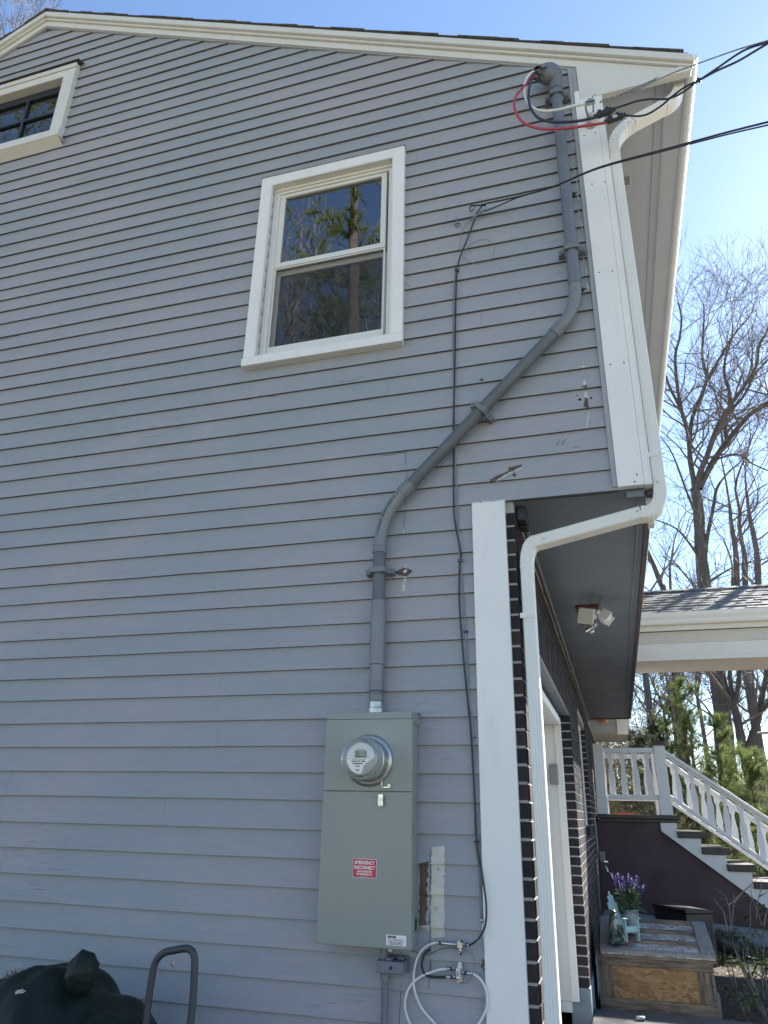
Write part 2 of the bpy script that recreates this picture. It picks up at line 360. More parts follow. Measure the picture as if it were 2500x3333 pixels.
def text(body,name,mat,parent,loc,size,width=None,ext=.0004,rot=(90,0,0),bold=0.0,align='CENTER'):
    c=bpy.data.curves.new(name,'FONT'); c.body=body; c.size=size; c.extrude=ext; c.align_x=align; c.align_y='CENTER'; c.offset=bold; c.resolution_u=3
    t=bpy.data.objects.new('tmp',c); COL.objects.link(t); bpy.context.view_layer.update()
    dg=bpy.context.evaluated_depsgraph_get(); me=bpy.data.meshes.new_from_object(t.evaluated_get(dg)); me.name=name
    COL.objects.unlink(t); bpy.data.objects.remove(t)
    xs=[v.co.x for v in me.vertices]
    k=1.0
    if width and xs: k=width/(max(xs)-min(xs))
    rm=Matrix.Rotation(R(rot[0]),3,'X')
    off=Vector(loc)-WL[parent]
    for v in me.vertices: v.co=off+rm@Vector((v.co.x*k,v.co.y,v.co.z))
    me.materials.clear(); me.materials.append(mat)
    o=bpy.data.objects.new(name,me); COL.objects.link(o); o.parent=parent; WL[o]=WL[parent]; return o
# ================================================================== THE SETTING
gb=MB(); N=60
def gz(x,y):
    if -12<x<14 and -14<y<12: return .1
    d=max(0,math.hypot(x,y)-18); return .1+math.sin(x*.05)*.6*min(1,d/30)+min(1.5,d*.012)
cs=[-400,-200,-120,-80,-50,-35,-25,-18,-14,-12,-8,-4,0,2,4,8,12,14,18,25,35,50,80,120,200,400]
for y in cs:
    for x in cs: gb.v.append((x,y,gz(x,y)))
n=len(cs)
for j in range(n-1):
    for i in range(n-1): gb.f.append((j*n+i,j*n+i+1,(j+1)*n+i+1,(j+1)*n+i))
tag(gb.build('ground',M_ground,origin=(0,0,0),smooth=True),None,None,kind='structure')
dv=MB(); dv.prism([(-.33,-9,.09),(4.6,-9,.09),(4.6,3.62,.09),(3,3.72,.09),(1.2,3.60,.09),(.5,3.74,.09),(-.33,3.70,.09)],(0,0,.115))
tag(dv.build('driveway',M_asph,origin=(0,0,0),bevel=.01),None,None,kind='structure')
# ================================================================== HOUSE
XF=-.335; XO=.254; ZS=2.871; XL=-8.1; PX=-3.93; SL=.487
def B(x): return 7.477-SL*abs(x-PX)       # lower edge of the frieze board
house=thing('house',(-3.9,5,.1),'grey clapboard house with white trim and a brick ground floor under an overhang','house')
left=[(t/2.212) for t in (98,188,295,388,488,597,705,815,932,1045,1162,1282,1405,1532,1670,1808,1935,2050,2193)]
rows=[W(0,150+t/2.212).z for t in (860,935,1003,1073,1147,1220,1296,1370,1453,1532,1607,1684,1770,1845,1928,2013,2110)]+[W(0,1100+t).z for t in left]+[W(0,2100+t/2.212).z for t in (110,258,408,570,738,905,1078,1267,1448,1632,1830,2022)]
rows=sorted(rows)
rows=[min(rows,key=lambda z:abs(z-ZS)) and (ZS if abs(z-ZS)<.03 else z) for z in rows]
lo=rows[0]
while lo>.3: lo-=.108; rows.insert(0,lo)
hi=rows[-1]
while hi<7.6: hi+=.1025; rows.append(hi)
def sy(z):
    for i in range(len(rows)-1):
        if rows[i]<=z<rows[i+1]: return -.017+.013*(z-rows[i])/(rows[i+1]-rows[i])
    return -.01
holes=[(-1.70,-.925,3.87,5.12),(-4.33,-3.57,6.10,6.74)]
sd_=MB(); butt=[]; rs=random.Random(3)
def strip(x0,x1,za,zb,r0,r1,bottom):
    """one run of a lapped board between x0..x1; r0,r1 = board's own lower and upper edge"""
    yy=lambda z:-.017+.013*(z-r0)/(r1-r0)
    n=max(1,int((x1-x0)/.35)); jit=[rs.uniform(-.0014,.0014) for _ in range(n+1)]
    o=len(sd_.v)
    for k in range(n+1):
        x=x0+(x1-x0)*k/n; zz=za+(jit[k] if bottom else 0); dy=jit[(k*3)%(n+1)]*.8
        sd_.v+=[(x,yy(za)+dy,zz),(x,yy(zb)-.0002,zb),(x,.004,zz)]
    for k in range(n):
        a=o+3*k; b=a+3
        sd_.f+=[(a,b,b+1,a+1)]
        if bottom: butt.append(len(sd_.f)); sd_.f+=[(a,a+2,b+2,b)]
    # ends
    sd_.f+=[(o,o+1,o+2),(o+3*n,o+3*n+2,o+3*n+1)]
for i in range(len(rows)-1):
    r0,r1=rows[i],rows[i+1]
    if r0>7.40: break
    # left and right reach of the course, tucked under the frieze board
    reach=(7.477-(r0-.01))/SL
    xr=min(PX+reach, .12 if r0>ZS-.02 else -.50); xl=max(PX-reach,XL)
    if r0>5.42-.1: xr=min(xr,.145)
    cuts=[xl]; x=xl+rs.uniform(.4,3.2)
    while x<xr-.25: cuts.append(x); x+=rs.uniform(1.6,4.2)
    cuts.append(xr)
    for a,b in zip(cuts[:-1],cuts[1:]):
        segs=[(a+.0004,b-.0004,r0,r1+.004,True)]
        for hx0,hx1,hz0,hz1 in holes:
            out=[]
            for (p,q,za,zb,bt) in segs:
                if q<=hx0 or p>=hx1 or zb<=hz0 or za>=hz1: out.append((p,q,za,zb,bt)); continue
                if p<hx0: out.append((p,hx0,za,zb,bt))
                if q>hx1: out.append((hx1,q,za,zb,bt))
                m0,m1=max(p,hx0),min(q,hx1)
                if za<hz0: out.append((m0,m1,za,hz0,bt))
                if zb>hz1: out.append((m0,m1,hz1,zb,False))
            segs=out
        for p,q,za,zb,bt in segs:
            if q-p>.003 and zb-za>.003: strip(p,q,za,zb,r0,r1,bt)
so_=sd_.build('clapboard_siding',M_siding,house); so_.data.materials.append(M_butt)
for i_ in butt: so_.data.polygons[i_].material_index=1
# structural walls behind
wb=MB()
def wallbox(x0,x1,z0,z1): wb.box(x0,x1,.006,.11,z0,z1)
# gable wall with two holes
h1,h2=holes
wallbox(XL,h1[0],.05,5.2); wallbox(h1[1],.11,2.90,5.2); wallbox(h1[0],h1[1],.05,h1[2]); wallbox(h1[0],h1[1],h1[3],5.2); wallbox(h1[1],-.40,.05,2.90)
for k in range(24):
    z0=5.2+k*.1; z1=z0+.1; hw=(7.54-z1)/SL
    if hw<=0: break
    a,b=max(XL,PX-hw),min(.11,PX+hw)
    if z1<=h2[2] or z0>=h2[3]: wallbox(a,b,z0,z1)
    else: wallbox(a,h2[0],z0,z1); wallbox(h2[1],b,z0,z1)
wb.box(XL,XL+.1,.12,12,.05,5.25); wb.box(XL+.1,XO,11.9,12,2.9,5.25); wb.box(XL+.1,-.6,11.9,12,.05,2.9)
wb.box(.15,.25,.11,8.2,2.90,5.25)      # upper front wall
wb.box(-.45,-.345,8.21,10.0,2.90,5.25); wb.box(-.1,0,10.1,11.9,2.90,5.25)
wb.box(XL+.1,-.4,.12,11.9,2.80,2.868)    # floor of the upper storey
wb.build('inner_wall',M_siding,house)
# upper front facing siding plane (seen only from the side)
fs=MB()
for i in range(len(rows)-1):
    if 2.86<rows[i]<5.2:
        r0,r1=rows[i],rows[i+1]
        fs.add([(XO+.012,.1,r0),(XO+.012,8.2,r0),(XO+.002,8.2,r1),(XO+.002,.1,r1),(XO,.1,r0),(XO,8.2,r0)],[(0,1,2,3),(4,5,1,0)])
fs.build('front_siding',M_siding,house)
# corner boards
cb=MB(); cb.box(-.524,-.375,-.030,.02,.30,2.868)
o=cb.build('corner_board',M_white,house,bevel=.003)
cb=MB(); cb.box(.117,.2268,-.031,.01,2.880,5.30)
o=cb.build('corner_board',M_white,house,bevel=.002)
for (px,py) in [(1950,886),(1993,882),(1987,1186),(2031,1180),(2073,1544),(2066,1568),(1927,599),(1969,592),(1901,441),(1938,431)]:
    p=W(px,py,-.032); nb=MB(); nb.lathe((p.x,-.0305,p.z),(0,-1,0),[(.004,0),(.004,.0012),(.001,.0018)],8); nb.build('nail_head',M_ink,o)
cb=MB(); cb.box(.2275,.253,-.029,.14,2.880,5.30); cb.box(.2530,.2600,-.0285,.14,2.880,5.28); cb.build('corner_board',M_white,house,bevel=.002)
# caulk bead at top of low corner board
cb=MB(); cb.tube([(-.53+.02*i,-.02-.004*(i%2),2.871+rs.uniform(-.002,.002)) for i in range(9)],.006,6); lab(cb.build('caulk_bead',M_caulk,house,smooth=True),'lumpy pale caulk along the top of the corner board')
# frieze with cornice return
def rake(off0,off1,y0,y1,x_end,name,mat,bev=.003,xl=XL-.35):
    m=MB(); b=lambda x:B(x)
    m.prism([(PX,y0,B(PX)+off0),(x_end,y0,b(x_end)+off0),(x_end,y0,b(x_end)+off1),(PX,y0,B(PX)+off1)],(0,y1-y0,0))
    m.prism([(PX,y0,B(PX)+off0),(xl,y0,b(xl)+off0),(xl,y0,b(xl)+off1),(PX,y0,B(PX)+off1)],(0,y1-y0,0))
    return m.build(name,mat,house,bevel=bev)
m=MB()
m.prism([(PX,-.032,B(PX)),(.143,-.032,B(.143)),(.143,-.032,5.228),(.722,-.032,5.243),(.736,-.032,B(.736)+.12),(PX,-.032,B(PX)+.12)],(0,.034,0))
m.prism([(PX,-.032,B(PX)),(XL-.35,-.032,B(XL-.35)),(XL-.35,-.032,B(XL-.35)+.12),(PX,-.032,B(PX)+.12)],(0,.034,0))
m.build('frieze_board',M_cream,house,bevel=.002)
rake(.072,.124,-.07,-.0325,.740,'crown_moulding',M_cream,.006)
rake(.052,.0715,-.050,-.0325,.732,'bed_moulding',M_cream,.004)
# thin shadow gap strip under frieze
m=MB(); m.prism([(PX,-.02,B(PX)-.012),(.143,-.02,B(.143)-.012),(.143,-.02,B(.143)+.01),(PX,-.02,B(PX)+.01)],(0,.02,0)); m.prism([(PX,-.02,B(PX)-.012),(-8,-.02,B(-8)-.012),(-8,-.02,B(-8)+.01),(PX,-.02,B(PX)+.01)],(0,.02,0))
m.build('drip_strip',M_siding,house)
# vertical grey strip beside the upper corner board
m=MB(); m.box(.095,.1165,-.026,.0,2.885,B(.1)-.01); m.box(.1168,.1425,-.0255,.0,5.302,B(.13)-.004); m.build('edge_strip',M_siding,house,bevel=.002)
# roof: deck and shingle courses
rf=MB()
for sgn,xe in ((1,.715),(-1,XL-.36)):
    t=.1245
    rf.prism([(PX,-.066,B(PX)+t),(xe,-.066,B(xe)+t),(xe,-.066,B(xe)+t+.006),(PX,-.066,B(PX)+t+.006)],(0,10.1,0))
roof=rf.build('roof',M_brown,house)
sh=MB(); rr=random.Random(11)
cang=math.cos(math.atan(SL)); step=.135*cang
for sgn in (1,-1):
    L=abs((.695 if sgn>0 else XL-.39)-PX); k=0; x=L
    while x>0:
        xa,xb=x,max(0,x-step*1.02)
        y=-.080+rr.uniform(-.005,.005); segs=[y]; yy=y
        # front part of every course as tabs, the rest as one strip
        for tt in range(3): yy+=rr.uniform(.22,.34); segs.append(yy)
        segs.append(10.05)
        for a,b in zip(segs[:-1],segs[1:]):
            j=rr.uniform(-.003,.004)
            X0=PX+sgn*(xa+j); X1=PX+sgn*xb; z0=7.477-SL*(xa+j)+.1345; z1=7.477-SL*xb+.1345
            sh.add([(X0,a+.002,z0),(X0,b,z0),(X0,b,z0+.006+j*.5),(X0,a+.002,z0+.006+j*.5),(X1,a+.002,z1),(X1,b,z1),(X1,b,z1+.003),(X1,a+.002,z1+.003)],
              [(0,1,2,3),(3,2,6,7),(0,3,7,4),(1,5,6,2),(0,4,5,1)])
        x-=step
rc=MB()
for k in range(36):
    y=-.078+k*.28; rc.prism([(PX-.13,y,7.477-SL*.13+.143),(PX,y,7.477+.152),(PX+.13,y,7.477-SL*.13+.143),(PX+.13,y,7.477-SL*.13+.138),(PX,y,7.477+.145),(PX-.13,y,7.477-SL*.13+.138)],(0,.30,-.006))
sh.build('shingles',M_shingle,house); rc.build('ridge_cap',M_shingle,house)
# eave soffit, vent strip, fascia, gutter
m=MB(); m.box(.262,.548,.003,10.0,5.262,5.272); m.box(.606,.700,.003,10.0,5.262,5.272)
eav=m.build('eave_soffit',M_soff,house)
m=MB(); m.box(.552,.602,.003,10.0,5.268,5.276); m.box(.549,.556,.003,10,5.254,5.270); m.box(.598,.605,.003,10,5.254,5.270); m.build('vent_strip',M_soff,eav)
vt=MB(); c=Z(2037,587,5.26)
vt.lathe((c.x-.01,c.y,5.2615),(0,0,-1),[(.045,0),(.045,.004),(.040,.006)],20)
vent=vt.build('round_vent',M_soff,eav)
vt=MB()
for k in range(-3,4): vt.box(c.x-.01-.032,c.x-.01+.032,c.y+k*.010-.002,c.y+k*.010+.002,5.2545,5.2560)
vt.build('vent_slot',M_ink,vent)
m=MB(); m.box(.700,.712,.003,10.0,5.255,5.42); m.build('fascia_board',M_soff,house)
gs=[(.714,5.300),(.755,5.292),(.772,5.315),(.770,5.345),(.790,5.385),(.792,5.405),(.784,5.405),(.782,5.390),(.762,5.350),(.764,5.318),(.750,5.299),(.714,5.307)]
m=MB(); m.prism([(x-.012,.012,z) for x,z in gs],(0,9.95,0))
m.prism([(x-.012,.004,z) for x,z in [(.714,5.300),(.755,5.292),(.772,5.315),(.770,5.345),(.790,5.385),(.792,5.405),(.714,5.405)]],(0,.007,0))
gut=m.build('gutter',M_alu,house,bevel=.0015)
# round end moulding where the cornice return meets the gutter
m=MB(); m.prism([(.560,-.029,5.2425),(.725,-.029,5.2425),(.725,-.029,5.300),(.560,-.029,5.275)],(0,-.012,0)); m.build('return_moulding',M_cream,house,bevel=.003)
# overhang soffit with brown edge
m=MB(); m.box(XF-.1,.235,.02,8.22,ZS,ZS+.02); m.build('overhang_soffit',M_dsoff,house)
m=MB(); m.box(.236,.262,.03,8.235,ZS-.018,ZS+.05); m.box(XF,.236,8.205,8.235,ZS-.016,ZS+.04); m.build('drip_edge',M_brown,house,bevel=.003)
m=MB(); m.tube([(.20+.006*math.sin(y*2.3),y,ZS-.006-.004*math.sin(y*3)) for y in [.02+.25*i for i in range(33)]],.0055,6); lab(m.build('soffit_cable',M_gcab,house,smooth=True),'grey cable clipped along the outer edge of the soffit')
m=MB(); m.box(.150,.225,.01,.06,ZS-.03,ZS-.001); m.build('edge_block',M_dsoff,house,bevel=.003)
m=MB(); m.box(.2300,.2560,.06,.12,2.73,2.868); m.build('corner_block',M_cream,house,bevel=.002)
# brick wall with mortar, two openings
PITCH=.0677; BZ0=W(1684,2427,0).z
while BZ0>.43: BZ0-=PITCH
op1=(.66,3.43,.1,2.352); op2=(4.93,6.60,1.46,2.56)
mo=MB()
def slab(y0,y1,z0,z1): mo.box(XF-.098,XF-.005,y0+(.005 if y0>.1 and z0<.5 else 0),y1-(.005 if z0<.5 else 0),z0,z1)
slab(.004,op1[0],BZ0,ZS); slab(op1[0],op1[1],op1[3],ZS); slab(op1[1],op2[0],BZ0,ZS); slab(op2[0],op2[1],BZ0,op2[2]); slab(op2[0],op2[1],op2[3],ZS); slab(op2[1],12,BZ0,ZS)
brw=mo.build('brick_wall',M_mortar,house)
bk=MB(); rb=random.Random(5)
z=BZ0; row=0
def brick(y0,y1,z0,z1,x0=XF-.096,x1=XF):
    j=rb.uniform(-.0015,.0015); bk.box(x0,x1+j,y0+rb.uniform(0,.0015),y1-rb.uniform(0,.0015),z0+.0005,z1)
while z+.057<ZS:
    y=.000 if row%2==0 else -.10
    first=True
    while y<11.95:
        a,b=max(y,0.0),min(y+.198,11.95); y+=.2085
        if first: a=-.001; first=False
        parts=[(a,b)]
        for o0,o1,oz0,oz1 in (op1,(op2[0],op2[1],op2[2]-.06,op2[3])):
            if z+.057>oz0 and z<oz1-.005+ (.20 if (o0,o1)==(op1[0],op1[1]) else 0):
                new=[]
                for p,q in parts:
                    if q<=o0 or p>=o1: new.append((p,q)); continue
                    if p<o0: new.append((p,o0))
                    if q>o1: new.append((o1,q))
                parts=new
        for p,q in parts:
            for o1_ in (op1[1],op2[1]):
                if 0<p-o1_<.055: p=o1_
            if q-p>.045 or p==0 or (q-p>.02 and q in (op1[0],op2[0])): brick(p,q,z,z+.057)
    z+=PITCH; row+=1
# soldier course over the garage opening, sill under the window
y=op1[0]
while y<op1[1]-.03: brick(y,y+.057,op1[3]+.004,op1[3]+.196); y+=.0677
y=op2[0]-.04
while y<op2[1]: bk.box(XF-.09,XF+.035,y,y+.057,op2[2]-.07,op2[2]+.0); y+=.0677
bk.build('bricks',M_brick,brw)
m=MB(); m.box(-.50,XF+.01,-.0,3.46,.05,BZ0-.008) if False else None
m.box(-.48,XF+.004,.01,op1[0],.02,BZ0-.010); m.box(-.48,XF+.004,op1[1]+.005,12,.02,BZ0-.010); m.build('foundation',M_conc,house,bevel=.008)
m=MB(); m.box(XF-.10,XF-.001,.0,op1[1],op1[3]-.0,op1[3]+.003) if False else None
# garage door opening
gd=MB(); 
gd.box(-.60,-.56,op1[0],op1[1]-.002,.206,2.25)
door=gd.build('garage_door',M_white,house)
m=MB()
for k in range(1,4): m.box(-.5598,-.5575,op1[0]+.02,op1[1]-.02,.206+k*.51-.006,.206+k*.51)
m.build('panel_joint',M_ink,door)
m=MB(); m.box(-.555,-.427,op1[1]-.012,op1[1]+.02,.29,2.285); m.box(-.470,-.4265,op1[1]+.0,op1[1]-.03,.292,2.285); m.box(-.550,-.47,op1[1]-.016,op1[1]+.01,.22,.288)
m.box(-.555,-.427,op1[0]-.01,op1[1]-.035,2.262,2.30); m.box(-.555,-.427,op1[0]-.02,op1[0]+.015,.22,2.26)
fr=m.build('door_jamb',M_vinyl,door,bevel=.002)
m=MB(); m.box(-.426,-.414,op1[1]-.030,op1[1]+.004,.295,2.31); m.box(-.426,-.414,op1[0],op1[1]-.031,2.255,2.31); m.build('door_stop',M_white,door,bevel=.002)
m=MB(); m.box(-.47,-.428,op1[0],op1[1]-.001,2.312,2.345); m.box(-.47,-.352,op1[0],op1[1]-.001,2.3455,2.3515); m.build('header_board',M_dsoff,door)
m=MB(); p=3.40; m.box(-.527,-.462,p-.022,p+.014,1.79,1.945); kp=m.build('keypad',M_keypad,door,bevel=.006)
m=MB(); m.box(-.522,-.467,p-.026,p-.0225,1.80,1.935); m.build('keypad_cover',M_keypad,kp,bevel=.002)
# small high window in the brick
m=MB(); m.box(-.43,-.405,op2[0]-.01,op2[1]+.01,op2[2],op2[3]); wn=m.build('window',M_dark,house)
m=MB(); m.box(-.404,-.385,op2[1]-.05,op2[1]+.0,op2[2],op2[3]); m.box(-.404,-.385,op2[0],op2[0]+.05,op2[2],op2[3]); m.box(-.404,-.385,op2[0]+.05,op2[1]-.05,op2[3]-.05,op2[3]); m.box(-.404,-.385,op2[0]+.05,op2[1]-.05,op2[2],op2[2]+.05)
m.build('window_frame',M_white,wn,bevel=.002)
m=MB(); m.box(-.4035,-.400,op2[0]+.05,op2[1]-.05,op2[2]+.05,op2[3]-.05); m.build('pane',M_glass,wn)
# far part of the upper storey beyond the entry recess
m=MB()
for zz in (2.865,2.985,3.10,3.22,3.34):
    m.add([(-.34,9.985,zz),(.072,9.985,zz),(.072,9.998,zz+.118),(-.34,9.998,zz+.118),(-.34,10.02,zz),(.072,10.02,zz)],[(0,1,2,3),(4,5,1,0)])
m.build('recess_siding',M_siding,house)
m=MB(); m.box(.070,.236,9.97,10.05,2.815,5.25); m.build('corner_board',M_cream,house,bevel=.003)
m=MB(); m.box(-.34,.23,10.055,11.99,2.868,2.885); m.build('entry_soffit',M_cream,house)
m=MB(); m.box(.17,.26,10.06,11.99,2.89,5.2); m.build('wing_wall',M_siding,house)
m=MB(); m.prism([(.236+a,9.96,b) for a,b in((0,3.10),(.045,3.10),(.060,3.16),(.050,3.22),(.078,3.28),(.070,3.36),(.085,3.42),(.085,3.50),(0,3.50))],(0,-1.6,0)); lab(m.build('cornice_moulding',M_white,house,bevel=.003),'short white stepped moulding at the far end of the overhang')
# garage/interior darkness floor
# ------------------------------------------------------------------ windows of the gable
def frame(mb,x0,x1,z0,z1,wd,y0,y1,wt=None,wbm=None):
    wt=wd if wt is None else wt; wbm=wd if wbm is None else wbm
    mb.box(x0,x0+wd,y0,y1,z0+wbm,z1-wt); mb.box(x1-wd,x1,y0,y1,z0+wbm,z1-wt); mb.box(x0,x1,y0+.0005,y1,z1-wt,z1); mb.box(x0,x1,y0+.0005,y1,z0,z0+wbm)
m=MB(); frame(m,-1.776,-.860,3.800,5.186,.066,-.040,.004)
win=m.build('window',M_white,house,bevel=.0025); lab(win,'white double hung window with branches mirrored in its upper pane')
m=MB(); m.box(-1.772,-.852,-.062,-.0405,3.798,3.846); m.build('sill',M_white,win,bevel=.003)
m=MB(); m.box(-1.780,-.856,-.046,.0,5.1865,5.190); m.build('drip_cap',M_galv,win)
m=MB(); frame(m,-1.712,-.924,3.86,5.122,.010,-.0385,.10); m.build('jamb_liner',M_vinyl,win)
m=MB(); frame(m,-1.702,-.934,3.871,5.112,.034,.012,.10); frame(m,-1.712,-.924,3.866,5.117,.022,.002,.0118); m.build('window_frame',M_vinyl,win,bevel=.002)
m=MB(); frame(m,-1.668,-.984,4.515,5.078,.032,.022,.055,.022,.034); us=m.build('upper_sash',M_vinyl,win,bevel=.0025)
m=MB(); m.box(-1.636,-1.016,.036,.0375,4.549,5.057); m.build('pane',M_glass,us)
m=MB(); frame(m,-1.668,-.984,3.925,4.514,.026,.056,.082,.036,.03); ls=m.build('lower_sash',M_vinyl,win,bevel=.0025)
m=MB(); m.box(-1.642,-1.010,.066,.0675,3.955,4.480); m.build('pane',M_glass,ls)
m=MB(); frame(m,-1.667,-.985,3.907,4.512,.010,.026,.034,.008,.052); sc_=m.build('screen_frame',M_vinyl,win,bevel=.001)
m=MB(); m.box(-1.657,-.995,.0290,.0296,3.958,4.505); m.build('insect_screen',M_screen,sc_)
m=MB()
for k in range(24): m.box(-1.66,-.99,.150,.166,3.93+k*.0245,3.931+k*.0245+.012)
m.build('blind',M_blind,win)
m=MB(); m.box(-2.2,-.6,2.2,2.25,3.0,5.2); m.box(-2.3,-2.2,.12,2.25,3,5.2); m.box(-.7,-.6,.12,2.2,3,5.2); m.box(-2.2,-.6,.12,2.25,5.15,5.2); m.build('room_lining',M_room,win)
m=MB(); frame(m,-4.42,-3.482,6.075,6.850,.092,-.050,.004,.105,.03)
aw=m.build('window',M_cream,house,bevel=.003); lab(aw,'small attic window with black sash, four panes and a wide cream casing')
m=MB(); m.box(-4.44,-3.455,-.085,-.0505,6.050,6.112); m.prism([(-4.44,-.085,6.0495),(-3.455,-.085,6.0495),(-3.455,-.004,6.0),(-4.44,-.004,6.0)],(0,0,.0005)); m.build('sill',M_cream,aw,bevel=.004)
m=MB(); m.prism([(-4.45,-.075,6.852),(-4.45,-.0,6.885),(-4.45,-.0,6.878),(-4.45,-.075,6.846)],(1.0,0,0)); m.build('drip_cap',M_brown,aw)
m=MB(); m.box(-4.425,-3.477,-.060,-.0505,6.80,6.845); m.build('casing_moulding',M_cream,aw,bevel=.004)
m=MB(); frame(m,-4.33,-3.57,6.105,6.745,.012,-.048,.09); m.build('jamb_liner',M_cream,aw)
m=MB(); frame(m,-4.317,-3.583,6.118,6.732,.060,.012,.05,.05,.10); frame(m,-4.257,-3.643,6.218,6.682,.014,.0125,.045); m.box(-3.962,-3.938,.014,.05,6.232,6.668); m.box(-4.243,-3.963,.0145,.05,6.445,6.466); m.box(-3.937,-3.657,.0145,.05,6.445,6.466)
as_=m.build('sash',M_win,aw,bevel=.002)
m=MB(); m.box(-4.245,-3.655,.030,.0315,6.230,6.670); m.build('pane',M_glass_old,as_)
m=MB(); m.box(-4.5,-3.4,.7,.75,6.0,6.8); m.build('room_lining',M_room,aw)
# ------------------------------------------------------------------ paint scars on the siding
def patch(pts,name,mat,off=.0012,label=None,parent=house,ragged=0):
    """outline on the clapboards, cut course by course"""
    P=[(p[0],p[1]) for p in pts]; m=MB(); rg=random.Random(len(pts)+int(abs(P[0][0])*1000))
    zs=[p[1] for p in P]; z0,z1=min(zs),max(zs)
    edges=[z0]+[r for r in rows if z0<r<z1]+[z1]
    for a,b in zip(edges[:-1],edges[1:]):
        n=max(1,int((b-a)/.008)); 
        L=[];Rr=[]
        for k in range(n+1):
            z=a+(b-a)*k/n; zz=min(max(z,z0+1e-5),z1-1e-5); xs=[]
            for i in range(len(P)):
                (xa,za),(xb,zb)=P[i],P[(i+1)%len(P)]
                if (za<=zz<zb) or (zb<=zz<za): xs.append(xa+(xb-xa)*(zz-za)/(zb-za))
            if len(xs)<2: continue
            ja=rg.uniform(-1,1)*ragged; jb=rg.uniform(-1,1)*ragged
            zq=min(z,b-.0005); y=sy(zq)-off
            L.append((min(xs)+ja,y,z)); Rr.append((max(xs)+jb,y,z))
        for i in range(len(L)-1): m.add([L[i],Rr[i],Rr[i+1],L[i+1]],[(0,1,2,3)])
        if L and a>z0+1e-6: m.add([L[0],(L[0][0],.0,L[0][2]-.0006),(Rr[0][0],.0,Rr[0][2]-.0006),Rr[0]],[(0,1,2,3)])
    o=m.build(name,mat,parent)
    if label: lab(o,label)
    return o
def pw(*pp): return [(lambda q:(q.x,q.z))(W(a,b,-.012)) for a,b in pp]
z6=lambda x,y:(950+x/2.043,2250+y/2.043)
r5=lambda x,y:(1100+x/2.37,1400+y/2.37)
s4=lambda x,y:(1400+x/2.37,600+y/2.37)
patch(pw(z6(928,1028),z6(1015,1026),z6(1014,1635),z6(925,1645)),'paint_patch',M_oldpaint,.0016,'tall strip of old cream paint beside the meter cabinet',ragged=.003)
patch(pw(z6(848,1135),z6(922,1130),z6(918,1545),z6(848,1560)),'bare_patch',M_brown_bare,.0012,'dark bare wood beside the meter cabinet',ragged=.003)
patch(pw(z6(902,1140),z6(924,1130),z6(922,1545),z6(898,1545)),'paint_patch',M_siding,.0020,'leftover grey paint on the bare wood',ragged=.006)
patch(pw(z6(850,1560),z6(916,1555),z6(916,1600),z6(880,1590),z6(852,1580)),'bare_patch',M_caulk,.0014,ragged=.004)
m=MB(); 
for i in range(6):
    q=W(*z6(922,1130+i*150),-.016); m.box(q.x-.0006,q.x+.0006,sy(q.z)-.0012,sy(q.z)-.0002,q.z-.035,q.z+.035)
m.build('board_crack',M_ink,house)
patch(pw(r5(1172,388),r5(1230,350),r5(1310,320),r5(1345,280),r5(1418,262),r5(1424,278),r5(1375,320),r5(1300,345),r5(1215,395),r5(1180,405)),'bare_patch',M_brown_bare,.0015,'slanted bare wood scar above the white corner board',ragged=.0015)
patch(pw(r5(1215,398),r5(1300,340),r5(1345,320),r5(1420,282),r5(1428,288),r5(1350,335),r5(1310,352),r5(1225,402)),'caulk_smear',M_caulk,.0028,ragged=.0012)
for q,rr_ in ((r5(1325,295),.006),(r5(1362,350),.0075)):
    p=W(*q,-.012); m=MB(); m.lathe((p.x,sy(p.z)-.001,p.z),(0,-1,0),[(rr_,0),(rr_,.004),(rr_*.5,.0045),(rr_*.4,.001)],12); m.build('wood_plug',M_brown_bare,house)
patch(pw(r5(452,1085),r5(510,1062),r5(573,1078),r5(568,1098),r5(535,1130),r5(495,1132),r5(455,1112)),'bare_patch',M_brown_bare,.0015,'bare wood scar right of the lower conduit strap',ragged=.002)
patch(pw(r5(505,1132),r5(525,1130),r5(520,1245),r5(492,1250)),'caulk_smear',M_caulk,.0015,ragged=.0015)
patch(pw(r5(518,1065),r5(512,1060),r5(524,1030),r5(531,1062)),'caulk_smear',M_caulk,.0015,ragged=.001)
patch(pw(r5(500,1075),r5(530,1072),r5(535,1092),r5(515,1108),r5(498,1098)),'caulk_smear',M_caulk,.0026,ragged=.0015)
for a in ((456,1100,.006),(560,1090,.006)):
    p=W(*r5(a[0],a[1]),-.012); m=MB(); m.lathe((p.x,sy(p.z)-.0017,p.z),(0,-1,0),[(a[2],0),(a[2]*.8,.0008)],9); m.build('drill_hole',M_ink,house)
patch(pw(s4(1183,1355),s4(1196,1425),s4(1170,1428)),'caulk_smear',M_caulk,.0014,ragged=.001)
patch(pw(s4(1189,1480),s4(1206,1555),s4(1178,1555)),'caulk_smear',M_caulk,.0014,ragged=.001)
patch(pw(s4(1160,1560),s4(1210,1548),s4(1208,1575),s4(1165,1580)),'bare_patch',M_brown_bare,.0016,ragged=.002)
patch(pw(s4(1195,1590),s4(1212,1600),s4(1224,1730),s4(1186,1728),s4(1192,1650)),'bare_patch',M_brown_bare,.0014,'bare wood and caulk scar beside the upper corner board',ragged=.002)
patch(pw(s4(1195,1592),s4(1210,1592),s4(1220,1650),s4(1190,1650)),'caulk_smear',M_caulk,.0024,ragged=.002)
patch(pw(s4(1222,1745),s4(1230,1745),s4(1212,1885),s4(1204,1885)),'caulk_smear',M_caulk,.0014,ragged=.001)
